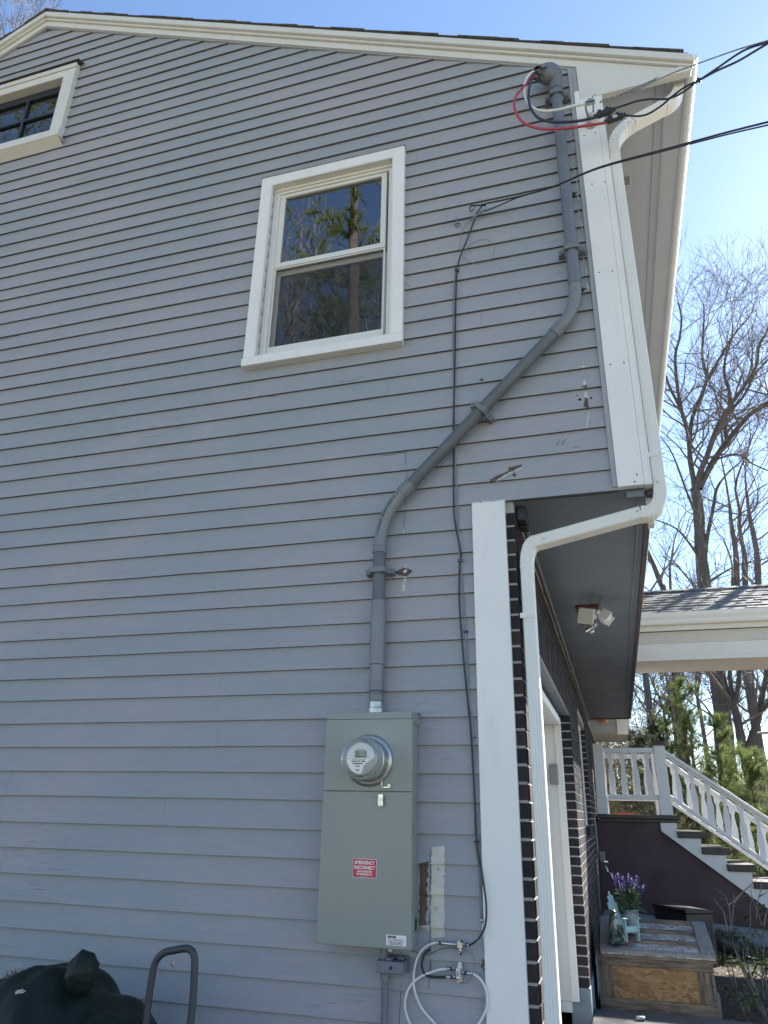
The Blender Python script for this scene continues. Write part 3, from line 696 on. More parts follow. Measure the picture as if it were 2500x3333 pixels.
for x,y,rr_ in ((1155,1660,.008),(1243,1648,.006),(1133,1625,.004),(128,245,.003),(232,140,.003),(150,790,.002)):
    p=W(*s4(x,y),-.012); m=MB(); m.lathe((p.x,sy(p.z)-.0008,p.z),(0,-1,0),[(rr_,0),(rr_*.8,.001)],9); m.build('drill_hole',M_ink,house)
# thin zigzag cracks
def crack(pts,r_=.0011,mat=M_ink):
    m=MB(); m.tube([(lambda q:(q.x,sy(q.z)-.0004,q.z))(W(a,b,-.012)) for a,b in pts],r_,5); return m.build('board_crack',mat,house)
crack([s4(965,2012),s4(985,2008),s4(988,1990),s4(1000,1968)]); crack([s4(1025,2010),s4(1025,1980),s4(1055,1962)]); crack([s4(1100,2030),s4(1118,2030),s4(1138,2022)],.001)
crack([(1312,915),(1318,925),(1330,930),(1335,936)],.0010)
crack([(760,1295),(800,1300),(850,1287),(905,1290)],.0009); crack([(0,1105),(28,1098),(60,1090)],.0018); crack([(1090,1240),(1130,1244),(1180,1228)],.0007)
for pts in ([(560,1395),(600,1390)],[(240,590),(290,574)]): crack(pts,.0005)
# caulk beads dotting the edge beside the upper conduit
for k in range(14):
    zz=3.95+k*.095; m=MB(); 
    if k in (3,9): continue
    x=.078+.004*math.sin(k*2.1); m.tube([(x,sy(zz)-.001,zz),(x+.004,sy(zz+.03)-.002,zz+.03),(x-.002,sy(zz+.055)-.001,zz+.055)],[.002,.004,.0015],5); m.build('caulk_smear',M_caulk,house)
# dangling painted telephone wire
def nail(p,name='nail'):
    pass
# ------------------------------------------------------------------ downspout (part of the house)
RS=[]
hw,hd=.0265,.038
def ribsec(hw,hd,n=4,d=.0018):
    pts=[]
    # front face (v=-hd) with ribs, then sides, back
    for k in range(n+1):
        u=-hw+.004+(2*hw-.008)*k/n
        pts.append((u,-hd))
        if k<n:
            du=(2*hw-.008)/n; pts+= [(u+du*.30,-hd),(u+du*.5,-hd+d),(u+du*.70,-hd)]
    pts.append((hw,-hd+.004))
    for k in range(n):
        v=-hd+.004+(2*hd-.008)*(k+.5)/n; dv=(2*hd-.008)/n
        pts+=[(hw,v-dv*.2),(hw-d*.8,v),(hw,v+dv*.2)]
    pts+=[(hw,hd-.004),(hw-.004,hd),(-hw+.004,hd),(-hw,hd-.004),(-hw,-hd+.004)]
    return pts
def dsweep(path,name,parent,sc=None,sec=None):
    m=MB(); m.sweep(path,sec or ribsec(hw,hd),N=(0,1,0),scale=sc); return m.build(name,M_alu,parent)
def arc(p0,p1,p2,n=9):
    p0,p1,p2=Vector(p0),Vector(p1),Vector(p2)
    return [p0*(1-t)**2+p1*2*t*(1-t)+p2*t*t for t in [i/n for i in range(n+1)]]
def elbow(p0,p1,p2,parent,n=18):
    pa=arc(p0,p1,p2,n); sc=[1.03+(.025 if i%2 else -.02) for i in range(n+1)]; sc[0]=sc[-1]=1.04
    return dsweep(pa,'elbow',parent,sc)
yd=.034
ds=MB()
xu=.2905; xl_=-.296
P_top=Vector((xu,yd,4.86)); P_bot=Vector((xu,yd,2.88))
ds.sweep([P_top,P_bot],ribsec(hw,hd),N=(0,1,0))
dsp=ds.build('downspout',M_alu,house); lab(dsp,'white corrugated downspout bending around the corner under the overhang')
outx=.665
elbow((xu,yd,4.86),(xu,yd,4.975),(xu+.11,yd,5.03),dsp)
dsweep([(xu+.11,yd,5.03),(outx-.09,yd+.03,5.135)],'connector',dsp)
elbow((outx-.09,yd+.03,5.135),(outx+.0,yd+.045,5.175),(outx+.005,yd+.045,5.30),dsp)
cl=W(2090,1660,yd)      # lower end of the upper elbow
a1=W(1745,1768,yd); a2=W(2085,1675,yd); low=W(1702,1835,yd)
elbow((xu,yd,2.88),(xu-.003,yd,2.755),a2,dsp,20)
dsweep([a2,a1],'connector',dsp)
c1=Vector((xl_,yd,a1.z-(a1.x-xl_)*(a2.z-a1.z)/(a2.x-a1.x)))
elbow(a1,c1,(xl_,yd,c1.z-.115),dsp,20)
dsweep([(xl_,yd,c1.z-.115),(xl_,yd,.20)],'connector',dsp)
m=MB(); m.box(-.3335,xl_+.012,yd-hd-.004,yd-hd+.0,2.328,2.350); m.lathe((xl_+.012,yd-hd-.004,2.339),(0,-1,0),[(.011,-.001),(.011,.001)],16); m.lathe((xl_+.008,yd-hd-.005,2.339),(0,-1,0),[(.004,0),(.004,.003),(.002,.004)],8)
m.build('bracket',M_alu,dsp)
p=W(2120,1477,-.01)
m=MB(); m.box(.2565,xu+.002,yd-hd-.004,yd-hd,p.z-.012,p.z+.010); m.lathe((xu+.002,yd-hd-.004,p.z),(0,-1,0),[(.012,-.001),(.012,.001)],16); m.lathe((xu,yd-hd-.005,p.z),(0,-1,0),[(.004,0),(.004,.003),(.002,.004)],8); m.build('bracket',M_alu,dsp)
p=W(1993,522,-.01)
m=MB(); m.box(.2565,xu-.004,yd-hd-.004,yd-hd,p.z-.010,p.z+.014); m.lathe((xu-.012,yd-hd-.005,p.z),(0,-1,0),[(.004,0),(.004,.003),(.002,.004)],8); m.build('bracket',M_alu,dsp)
for px,py in ((2139,1568),(2075,1662),(1770,1752),(2046,397)):
    p=W(px,py,yd-hd-.004); m=MB(); m.lathe((p.x,yd-hd-.0035,p.z),(0,-1,0),[(.0045,-.006),(.0045,.002),(.002,.003)],8); m.build('screw',M_nick,dsp)
# ================================================================== SERVICE CONDUIT
YC=-.062
cond=thing('service_conduit',(-.95,-.06,1.95),'thick grey electrical conduit climbing in two bends from the meter cabinet to the eave','conduit')
def cw(px,py): return W(px,py,YC)
# upright runs forced plumb
A0=Vector((-.949,YC,1.935)); A1=Vector((-.949,YC,2.712))
E1=[A1,Vector((-.949,YC,2.745))]
pB=cw(1300,1615); pC=cw(1788,1102)
T1=Vector((.022,YC,3.90)); T2=Vector((.022,YC,5.345))
dirD=(pC-pB).normalized()
# lower bend
def bend(p_start,p_dir_end,corner,n=16): return arc(p_start,corner,p_dir_end,n)
tB=(-.949-pB.x)/dirD.x; c1=pB+dirD*tB
pB0=pB-dirD*.02
lowb=arc(Vector((-.949,YC,c1.z-.155)),c1,c1+dirD*.155,16)
tC=(.022-pC.x)/dirD.x; c2=pC+dirD*tC
upb=arc(c2-dirD*.125,c2,Vector((.022,YC,c2.z+.150)),16)
r0=.0285
def tb(path,r,name,mat,label=None,sides=28,parent=cond):
    m=MB(); m.tube(path,r,sides); o=m.build(name,mat,parent,smooth=True,auto=50)
    if label: lab(o,label)
    return o
def seg(a,b,r,name,mat,parent=cond,label=None):
    a=Vector(a);b=Vector(b); m=MB(); d=(b-a); L=d.length
    m.lathe(a,d,[(r-.002,0),(r,.0015),(r,L-.0015),(r-.002,L)],32); o=m.build(name,mat,parent,smooth=True,auto=40)
    if label: lab(o,label)
    return o
zz=lambda px,py: cw(px,py).z
z_hub=zz(1222,2290); 
seg((-.949,YC,1.936),(-.949,YC,1.958),.036,'hub',M_galv); seg((-.949,YC,1.958),(-.949,YC,1.985),.031,'hub',M_galv)
seg((-.949,YC,1.985),(-.949,YC,zz(1222,2262)),.0325,'coupling',M_pvcm)
seg((-.949,YC,zz(1222,2264)),(-.949,YC,zz(1222,2250)),.029,'pipe',M_pvcd)
seg((-.949,YC,zz(1222,2250)),(-.949,YC,zz(1223,2222)),.0325,'coupling',M_pvcm)
seg((-.949,YC,zz(1223,2223)),(-.949,YC,zz(1225,2164)),.0292,'pipe',M_pvcl)
seg((-.949,YC,zz(1225,2164)),(-.949,YC,zz(1229,1957)),.0335,'coupling',M_pvcl,label='long pale expansion sleeve above the meter cabinet')
seg((-.949,YC,zz(1229,1958)),(-.949,YC,zz(1236,1800)),r0,'pipe',M_pvcd,label='short dark upright pipe above the expansion sleeve')
seg((-.949,YC,zz(1236,1801)),(-.949,YC,lowb[0].z+.012),.0325,'coupling',M_pvcm)
tb(lowb,.0292,'elbow',M_pvcl,'pale lower elbow with faded print')
pe=lowb[-1]
seg(pe-dirD*.012,pe+dirD*.052,.0325,'coupling',M_pvcm)
ue=upb[0]
seg(pe+dirD*.05,ue-dirD*.045,r0,'pipe',M_pvcd,label='long dark slanting pipe between the two elbows')
seg(ue-dirD*.048,ue+dirD*.008,.0325,'coupling',M_pvcm)
tb(upb,.0292,'elbow',M_pvcl,'pale upper elbow')
te=upb[-1]
seg(te+Vector((0,0,-.006)),te+Vector((0,0,.062)),.0320,'coupling',M_pvcb)
ZT=cw(1806,283).z
seg(te+Vector((0,0,.06)),(.022,YC,ZT),r0+.0005,'pipe',M_pvcb,label='blue grey upper pipe rising to the weather head')
# straps
def strap(c,ax,name='strap',mat=M_pvcm):
    c=Vector(c); ax=Vector(ax).normalized(); s=Vector((0,-1,0)); l=ax.cross(s).normalized()
    m=MB(); hw_=.013
    outer=[(-.037,.0),(-.037,.018),(-.030,.040),(.030,.040),(.037,.018),(.037,.0)]
    pts=[]
    R1=.0335
    pts=[(-.040,-.010),(-.040,.018),(-.033,.038),(.033,.038),(.040,.018),(.040,-.010)]
    inn=[(R1*math.cos(t),R1*math.sin(t)*.92) for t in [math.pi*k/10 for k in range(11)]]
    poly=[c+l*u+s*v-ax*hw_ for u,v in pts]+[c+l*u+s*v-ax*hw_ for u,v in [(.0335,-.010)]+inn+[(-.0335,-.010)]]
    m.prism(poly,ax*2*hw_)
    for sg in(-1,1):
        m.obox(c+l*sg*.052+s*(-.030),l,s,ax,.014,.026,hw_)
        m.obox(c+l*sg*.045+s*(-.015),l,s,ax,.008,.02,hw_*.99)
    o=m.build(name,mat,cond,bevel=.002)
    m=MB()
    for sg in(-1,1): m.lathe(c+l*sg*.054+s*(-.004),s,[(.0055,0),(.0055,.0025),(.003,.004),(.002,.001)],12)
    m.build('screw',M_pvcd,o)
    return o
strap((-.949,YC,zz(1231,1860)),(0,0,1)); strap((.022,YC,cw(1858,815).z),(0,0,1)); 
pm=cw(1566,1335); t=(pm-pe).dot(dirD); strap(pe+dirD*t,dirD)
strap((.022,YC,cw(1811,312).z),(0,0,1),mat=M_pvcb)
# printing on the lower elbow
m=MB(); rp=random.Random(2)
for k in range(2,15):
    a=lowb[k]; b_=lowb[k+1] if k<16 else lowb[k]; d=(b_-a).normalized(); side=d.cross(Vector((0,-1,0)))
    for j in range(3):
        c=a+(b_-a)*(j/3)+Vector((0,-1,0))*.0285*.98+side*-.006*1.0
        if rp.random()<.75: m.obox(c+Vector((0,-.0006,0)),d,side,(0,1,0),.0022,.0032,.0004)
m.build('printed_marks',M_ink,cond)
# weather head
top=Vector((.022,YC,5.19))
qh=lambda x,y,d: W(1650+x/2.552,150+y/2.552,d)
wh=MB(); hp=[Vector((.022,YC,ZT-.01)),Vector((.021,-.063,ZT+.03)),qh(392,248,-.070),qh(365,222,-.080),qh(330,215,-.092),qh(298,228,-.102),qh(275,250,-.110)]
hr_=[.034,.0345,.035,.037,.039,.041,.043,.045,.0465,.048,.049,.050,.050,.050,.049,.048,.047,.046,.045,.043,.042,.040,.038,.036,.035]
wh.tube(smoothpath(hp,4),hr_[:25],28)
wh.ell(qh(338,240,-.092),.056,.050,.054,nu=24,nv=16); wh.ell(qh(372,245,-.078),.050,.044,.056,nu=24,nv=16)
head=wh.build('weather_head',M_pvcb,cond,smooth=True); lab(head,'hooded grey weather head under the rake')
q=hp[-1]; fd=(hp[-1]-hp[-3]).normalized()
m=MB(); m.lathe(q,fd,[(.036,-.01),(.036,.004),(.030,.008),(.020,.009)],24); m.build('insulating_plate',M_pvcd,head,smooth=True,auto=40)
m=MB(); sd1=fd.cross(Vector((0,-1,0))).normalized(); sd2=fd.cross(sd1)
for (a,b_) in ((-.018,.008),(.016,.012),(0,-.018),(.0,.02)): m.lathe(q+sd1*a+sd2*b_+fd*.006,fd,[(.0105,0),(.0105,.012),(.008,.013),(.008,.004)],14)
m.build('knockout_bushing',M_pvcb,head,smooth=True,auto=40)
# visor-like hood wrapping over the opening
hv=MB(); rows_=[]
for t_ in range(7):
    c_=hp[-1].lerp(hp[-4],t_/6) if False else Vector(hp[-1])*(1-t_/6)+Vector(hp[3])*(t_/6); c_=c_+Vector((0,0,.012*math.sin(math.pi*t_/6)))
    for a_ in range(9):
        an=R(-75+150*a_/8); up_v=Vector((-.25,-.45,.85)).normalized(); sid=fd.cross(up_v).normalized(); hv.v.append(tuple(c_+fd*(.018*(1-t_/6))+(up_v*math.cos(an)+sid*math.sin(an))*(.058-.004*t_)))
for t_ in range(6):
    for a_ in range(8): k_=t_*9+a_; hv.f.append((k_,k_+1,k_+10,k_+9))
ho=hv.build('hood',M_pvcb,head,smooth=True); sm=ho.modifiers.new('solid','SOLIDIFY'); sm.thickness=.004; sm.offset=0
seg((.022,YC,ZT-.03),(.022,YC,ZT+.012),.0335,'coupling',M_pvcb)
# ================================================================== SERVICE CONDUCTORS
def cable(name,pts,r,mat,label,cat,group=None,n=8,sides=12,origin=None,kind=None):
    m=MB(); m.tube(smoothpath(pts,n),r,sides); o=m.build(name,mat,origin=origin or tuple(Vector(pts[0])),smooth=True); return tag(o,label,cat,group)
q1=lambda x,y:(1650+x/2.552,150+y/2.552)
def Q(x,y,d): return W(*q1(x,y),d)
cable('service_cable',[Q(250,260,-.135),Q(205,250,-.16),Q(150,330,-.19),Q(85,400,-.205),Q(60,490,-.21),Q(90,580,-.21),Q(160,650,-.21),Q(300,688,-.205),Q(480,684,-.20),Q(650,662,-.195),Q(830,636,-.19)],.0072,M_red,'red insulated cable looping out of the weather head to the lower black splice','cable')
cable('service_cable',[Q(240,215,-.135),Q(205,222,-.16),Q(160,280,-.18),Q(145,370,-.19),Q(165,455,-.19),Q(220,515,-.19),Q(300,540,-.19),Q(420,530,-.185),Q(540,500,-.18),Q(650,480,-.175)],.0072,M_wcab,'white insulated cable looping out of the weather head to the metal clamp','cable')
cable('service_cable',[Q(250,215,-.14),Q(220,235,-.165),Q(190,330,-.20),Q(180,430,-.205),Q(200,520,-.205),Q(260,595,-.205),Q(360,628,-.20),Q(500,630,-.195),Q(620,618,-.19),Q(750,590,-.185)],.0072,M_navy,'blue black insulated cable looping out of the weather head to the upper black splice','cable')
# grounding clamp between white cable and bare messenger
p0=Q(636,482,-.175); p1=Q(748,455,-.170); d=(p1-p0).normalized(); up=Vector((0,-1,0)).cross(d)
m=MB(); m.obox((p0+p1)/2,d,(0,1,0),up,.024,.010,.011); cl_=tag(m.build('cable_clamp',M_galv,bevel=.003),'small silver clamp joining the white cable to the bare strand','clamp')
m=MB(); m.obox((p0+p1)/2+Vector((0,-.0105,0))+up*-.006,d,(0,1,0),up,.022,.002,.003); m.build('clamp_slot',M_ink,cl_)
def splice(pts,r,label,stick=None):
    a,b=pts; d=(b-a).normalized(); L=(b-a).length
    t=thing('splice_connector',a,label,'connector')
    m=MB(); m.lathe(a-d*.010,d,[(.010,0),(.012,.004),(.012,.020)],16); m.lathe(b+d*.010,-d,[(.010,0),(.012,.004),(.012,.020)],16); m.build('end_cap',M_black,t,smooth=True,auto=40)
    up=Vector((0,-1,0)).cross(d).normalized(); m=MB(); m.obox((a+b)/2,d,(0,1,0),up,L/2-.006,.013,.014); m.build('body',M_black,t,bevel=.004)
    for f in(.28,.72):
        m=MB(); c=a+d*L*f+up*.012; m.lathe(c,up+Vector((0,-.2,0)),[(.0095,0),(.0095,.014),(.008,.016)],14); m.build('bolt_tower',M_black,t,smooth=True,auto=40)
    if stick:
        m=MB(); m.obox((a+b)/2+Vector((0,-.0135,0)),d,(0,1,0),up,.011,.0006,.0075); s=m.build('sticker',M_swhite,t)
        m=MB()
        for k in range(4): m.obox((a+b)/2+Vector((0,-.0143,0))+d*(-.007+.0045*k)+up*(.002*(-1)**k),d,(0,1,0),up,.0015,.0003,.0025)
        m.build('sticker_print',M_ink,s)
    return t
splice((Q(740,582,-.185),Q(885,528,-.18)),.012,'black splice block on the blue black cable, the upper of two')
splice((Q(825,628,-.19),Q(970,575,-.185)),.012,'black splice block with a small white sticker on the red cable',True)
# twisted drop to the street
FAR=Vector((10.5,-7.0,6.3)); KN=Vector((.93,-.60,0)); kx=W(2500,135,-.65)
J=W(2275,258,-.44)
def drop(name,pts,r,mat,label,tail,group=None):
    P=smoothpath(pts,8)
    m=MB(); last=P[-1]; far=[last+(FAR+Vector(tail)-last)*t+Vector((0,0,-1.2*t*(1-t))) for t in (.15,.3,.5,.7,.85,1.0)]
    m.tube(P+far,r,8); return tag(m.build(name,mat,origin=tuple(pts[0]),smooth=True),label,'cable',group)
drop('service_drop',[Q(760,470,-.172),Q(790,460,-.18),Q(900,440,-.20),Q(1040,385,-.23),Q(1110,350,-.25),Q(1340,270,-.32),Q(1520,190,-.40),W(2400,150,-.56),W(2500,135,-.65)],.0034,M_strand,'bare grey strand running from the clamp past the cornice corner','',None) if False else None
def dropc(name,px,r,mat,label,tail):
    pts=[W(a,b,c) for a,b,c in px]; return drop(name,pts,r,mat,label,tail)
def qq(x,y): return q1(x,y)
dropc('service_drop',[(*qq(770,468),-.172),(*qq(830,455),-.19),(*qq(950,410),-.21),(*qq(1060,372),-.235),(*qq(1240,285),-.28),(*qq(1400,215),-.34),(2250,215,-.40),(2390,165,-.52),(2500,132,-.64)],.0032,M_strand,'thin bare strand rising from the silver clamp to the right','' or (0,0,0)) if True else None
dropc('service_drop',[(*qq(900,516),-.18),(*qq(980,490),-.19),(*qq(1080,458),-.21),(*qq(1180,442),-.24),(*qq(1330,438),-.28),(*qq(1450,390),-.34),(*qq(1590,290),-.40),(2330,225,-.46),(2420,165,-.55),(2500,137,-.64)],.0050,M_black,'upper insulated drop wire sagging from the upper splice',(0,0,.02))
dropc('service_drop',[(*qq(980,575),-.185),(*qq(1090,582),-.20),(*qq(1180,560),-.22),(*qq(1290,490),-.26),(*qq(1370,420),-.30),(*qq(1480,340),-.36),(*qq(1600,282),-.41),(2330,232,-.47),(2400,200,-.53),(2460,165,-.60),(2500,141,-.66)],.0050,M_black,'lower insulated drop wire curving up from the splice with the sticker',(0,0,-.02))
for k,(a,b,c) in enumerate(((*qq(1592,282),-.405),)):
    p=W(a,b,c); m=MB(); m.ell(p,.014,.010,.010); m.tube([p+Vector((-.006,0,.014)),p+Vector((0,-.004,-.012)),p+Vector((.006,0,-.020))],.004,6); tag(m.build('cable_tie',M_black,smooth=True),'black tie bunching the drop wires beyond the cornice','tie')
# twisted grip on the bare strand
m=MB(); a=W(*qq(930,408),-.205); b=W(*qq(1240,272),-.275)
m.sweep([a,a.lerp(b,.25)+Vector((0,0,-.002)),b],[(-.004,-.0015),(.004,-.0015),(.004,.0015),(-.004,.0015)]); m.tube([b+Vector((-.012,0,.002)),b+Vector((.004,0,.010)),b+Vector((.006,0,-.002))],.0022,5)
pts=[]; a=W(*qq(770,466),-.172); b=W(*qq(1110,352),-.25)
for k in range(60):
    t=k/59; c=a.lerp(b,t); pts.append(c+Vector((0,.006*math.cos(t*50)*(1-.3*t),.006*math.sin(t*50)*(1-.3*t))))
m.tube(pts,.0018,5); tag(m.build('wire_grip',M_strand),'grey wedge grip and wrapped wire holding the bare strand','wire grip')
# insulator knob on the corner board
ic=W(*qq(690,560),-.07)
ins=thing('insulator',ic,'weathered grey insulator knob bolted behind the splices on the white corner board','insulator')
m=MB(); d=Vector((.25,-.7,.66)); m.lathe(ic+Vector((0,.045,-.04)),d,[(.026,-.02),(.034,0),(.034,.012),(.026,.018),(.022,.032),(.030,.040),(.031,.052),(.024,.060),(.014,.064)],24); m.build('knob',M_caulk,ins,smooth=True)
m=MB(); m.tube(smoothpath([ic+Vector((-.01,.0,-.03)),ic+Vector((-.02,-.05,.0)),ic+Vector((0,-.055,.04)),ic+Vector((.02,-.03,.04)),ic+Vector((.018,.0,.0))],5),.0055,8); m.tube([ic+Vector((.01,-.04,.05)),ic+Vector((.035,-.06,.065))],.004,6); m.build('hook',M_strand,ins,smooth=True)
# ================================================================== COMMUNICATION CABLES
C=lambda x,y,d=-.03: W(1300+x/2.212,200+y/2.212,d)
pts=[W(1325,1000,-.03)]
def drop2(name,pxs,r,mat,label,farv):
    pts=[W(*p) for p in pxs]; P=smoothpath(pts,8); last=P[-1]; F=Vector(farv)
    P+= [last+(F-last)*t+Vector((0,0,-1.0*t*(1-t))) for t in (.2,.4,.6,.8,1)]
    m=MB(); m.tube(P,r,8); return tag(m.build(name,mat,origin=tuple(pts[0]),smooth=True),label,'cable')
c4=lambda x,y:(1300+x/2.212,200+y/2.212)
drop2('aerial_cable',[(*c4(510,1038),-.05),(*c4(590,1035),-.055),(*c4(640,1020),-.07),(*c4(850,975),-.12),(*c4(1106,902),-.19),(1950,545,-.27),(2160,487,-.42),(2350,435,-.58),(2500,397,-.74)],.0043,M_black,'thick black aerial cable slanting across the corner board','' or (10.5,-7.4,5.6))
drop2('aerial_cable',[(*c4(615,1078),-.05),(*c4(700,1045),-.06),(*c4(880,970),-.11),(*c4(1106,905),-.17),(1950,548,-.25),(2160,492,-.40),(2350,442,-.56),(2500,407,-.72)],.0032,M_black,'thinner black aerial cable under the thick one',(10.5,-7.4,5.55))
m=MB()
for k in range(5): q=C(596+k*6,1033,-.052); m.lathe(q,(1,-.1,.2),[(.0075,-.0018),(.0085,0),(.0075,.0018)],12)
q=C(525,1040,-.05); m.tube(smoothpath([C(590,1035,-.05),C(520,1040,-.05),C(508,1060,-.05),C(512,1082,-.05)],5),.0035,6); m.tube(smoothpath([C(540,1036,-.05),C(538,1060,-.05),C(520,1078,-.05)],5),.0025,6)
tag(m.build('cable_wrap',M_black,smooth=True),'black wire wrapped round the thick aerial cable with a curled loose end','cable tie')
# black cable running down the wall
wall_pts=[(*c4(600,1033),-.045),(*c4(555,1100),-.03),(*c4(500,1250),-.028),(*c4(440,1400),-.028),(*c4(416,1500),-.030),(*c4(408,1650),-.026),(*c4(403,1900),-.026),(*c4(399,2212),-.026),(1478,1290,-.026),(1476,1380,-.026),(1476,1480,-.026),(1477,1640,-.026),(1481,1700,-.026),(1500,1800,-.03),(1498,1822,-.034),(1496,1850,-.026),(1495,1950,-.026),(1505,2100,-.026),(1522,2280,-.026),(1530,2350,-.026),(1540,2500,-.026),(1547,2640,-.026),(1552,2745,-.028),(1565,2820,-.036),(1575,2880,-.045),(1583,2950,-.046),(1580,3010,-.046),(1562,3050,-.046),(1540,3070,-.046),(1526,3077,-.046)]
cable('coax_cable',[W(*p) for p in wall_pts],.0036,M_black,'black coaxial cable hanging down the wall beside the white corner board','cable',n=5,sides=8)
g_pts=[(*c4(405,1500),-.024),(*c4(392,1650),-.021),(*c4(388,1900),-.021),(*c4(388,2212),-.021),(1480,1400,-.021),(1484,1560,-.021),(1492,1740,-.021),(1498,1815,-.024),(1502,1870,-.021),(1511,2000,-.021),(1518,2100,-.021),(1528,2280,-.021),(1536,2340,-.021),(1542,2430,-.021),(1545,2600,-.021),(1549,2740,-.021),(1561,2850,-.021),(1567,2980,-.021),(1569,3000,-.021)]
cable('telephone_cable',[W(*p) for p in g_pts],.0034,M_gcab,'painted grey cable following the black one down the wall','cable',n=5,sides=8)
cable('coax_cable',[W(1570,3005,-.022),W(1575,3050,-.022),W(1581,3110,-.024),W(1582,3128,-.02)],.0032,M_wcab,'short white cable end at the foot of the grey one beside the corner board','cable',n=5,sides=8)
# sleeve and thin loop
cable('cable_sleeve',[C(515,1142,-.03),C(560,1105,-.035),C(618,1070,-.048)],.0055,M_gcab,'grey sleeve over the thinner aerial cable near its anchor','cable sleeve')
loop=[C(515,1142,-.030),C(470,1190,-.028),C(437,1270,-.028),C(440,1360,-.028),C(470,1415,-.035),C(540,1455,-.045),C(620,1445,-.045),C(675,1390,-.045),C(682,1330,-.045),C(650,1292,-.045),C(590,1285,-.045),C(520,1310,-.040),C(468,1365,-.030)]
cable('thin_cable',loop,.0017,M_gcab,'thin grey cable coiled in one round loop on the siding','cable',sides=6)
a=C(390,1160,-.02); anch=thing('cable_anchor',a,'small rusty grey anchor hook screwed to the siding left of the cables','hook')
m=MB(); m.obox(C(415,1165,-.022),(1,0,.1),(0,1,0),(0,0,1),.012,.006,.005); m.tube([C(410,1105,-.03),C(410,1160,-.03)],.0022,6); m.ell(C(418,1180,-.02),.012,.006,.007); m.build('hook_body',M_strand,anch,smooth=False)
m=MB(); m.tube([C(430,1150,-.028),C(470,1142,-.03),C(515,1132,-.03)],.0013,5); m.tube([C(430,1158,-.028),C(480,1150,-.03),C(515,1140,-.03)],.0013,5); m.build('wire_tail',M_strand,anch)
# grey ring clips
def ringclip(px,py,label,d=-.028):
    p=W(px,py,d); m=MB()
    m.lathe(p+Vector((0,0,-.006)),(0,0,1),[(.008,0),(.0125,.001),(.0125,.004),(.008,.005),(.008,.007),(.0125,.008),(.0125,.011),(.007,.012)],18); m.tube([p+Vector((.004,.028,0)),p+Vector((.008,.006,0))],.003,6)
    tag(m.build('cable_ring',M_pvcm,smooth=True,auto=40),label,'cable clip','ring clips on the black cable')
ringclip(1487,878,'upper grey ring clip holding the black cable, below the thin loop'); ringclip(1499,1824,'lower grey ring clip holding the black cable, beside the white corner board')
def clip(px,py,mat,label,d=-.028,w_=.009):
    p=W(px,py,d); m=MB(); m.box(p.x-w_,p.x+w_,p.y-.003,p.y+.014,p.z-.004,p.z+.004); m.box(p.x-w_*.5,p.x+w_*.7,p.y-.007,p.y,p.z-.003,p.z+.003)
    tag(m.build('cable_clip',mat,bevel=.0012),label,'cable clip','small clips along the hanging cables')
clip(1516,2055,M_blue,'bright blue clip round the hanging cables'); clip(1542,2397,M_gcab,'grey nail clip level with the top of the meter',w_=.006)
clip(1551,2740,M_black,'black clip where the hanging cables start to part'); clip(1565,2878,M_pvcm,'pale square clip on the grey cable above the couplers'); clip(1570,2995,M_galv,'shiny metal clip at the lower end of the grey cable')
for (px,py,l) in ((1522,670,''),):
    pass
p=W(1567,1236,-.02); m=MB(); m.lathe(p,(.1,-1,.3),[(.006,-.01),(.006,.008),(.004,.010)],10); tag(m.build('wall_plug',M_pvcm,smooth=True,auto=40),'tiny grey plug sticking out of the siding above the slanting pipe','plug')
for px,py,l in ((1867,633,'black screw stub right of the conduit near the aerial cables'),(1896,945,'black screw stub right of the upper elbow')):
    p=W(px,py,-.02); m=MB(); m.lathe(p,(.4,-1,.1),[(.006,-.012),(.006,.004),(.009,.005),(.009,.010),(.004,.012)],10); m.tube([p,p+Vector((.02,-.004,.006))],.0025,5); tag(m.build('screw_stub',M_black,smooth=True,auto=40),l,'screw')
# painted thin wire near the lower elbow
cable('thin_wire',[(lambda q:Vector((q.x,sy(q.z)-.003,q.z)))(W(*r5(a,b),-.014)) for a,b in ((340,190),(400,185),(455,172),(505,168),(522,178),(520,250),(528,330),(526,410),(518,480),(518,560),(516,640),(514,700),(508,750))],.0014,M_gcab,'thin painted wire bent over the siding behind the lower elbow','wire',sides=6)
m=MB(); p=W(*r5(510,765),-.018); m.tube([p,p+Vector((.001,-.004,-.008)),p+Vector((-.001,-.002,-.018))],[.002,.004,.003],6); tag(m.build('wire_end',M_caulk),'whitish crusted end of the thin painted wire','wire end')
# ================================================================== METER CABINET
mc=thing('meter_cabinet',(-.958,-.0,1.09),'tall grey green electric meter cabinet with a round glass meter and a red sticker','meter cabinet')
x0,x1,zb,zt=-1.143,-.775,1.09,1.934; YF=-.130
m=MB(); m.box(x0+.004,x1-.003,-.118,-.014,zb+.004,zt-.006); m.build('body',M_panel,mc,bevel=.002)
m=MB(); m.box(x0,x1,YF,-.1185,1.6295,zt-.028); m.box(x0+.002,x1-.0005,YF-.0005,-.1185,zt-.0275,zt); m.box(x0,x1,-.118,-.004,zt-.008,zt+.001)
up_=m.build('upper_cover',M_panel,mc,bevel=.002)
m=MB(); m.box(x0-.001,x1+.001,YF-.001,-.1185,zb,1.6275); lc_=m.build('lower_cover',M_panel,mc,bevel=.003)
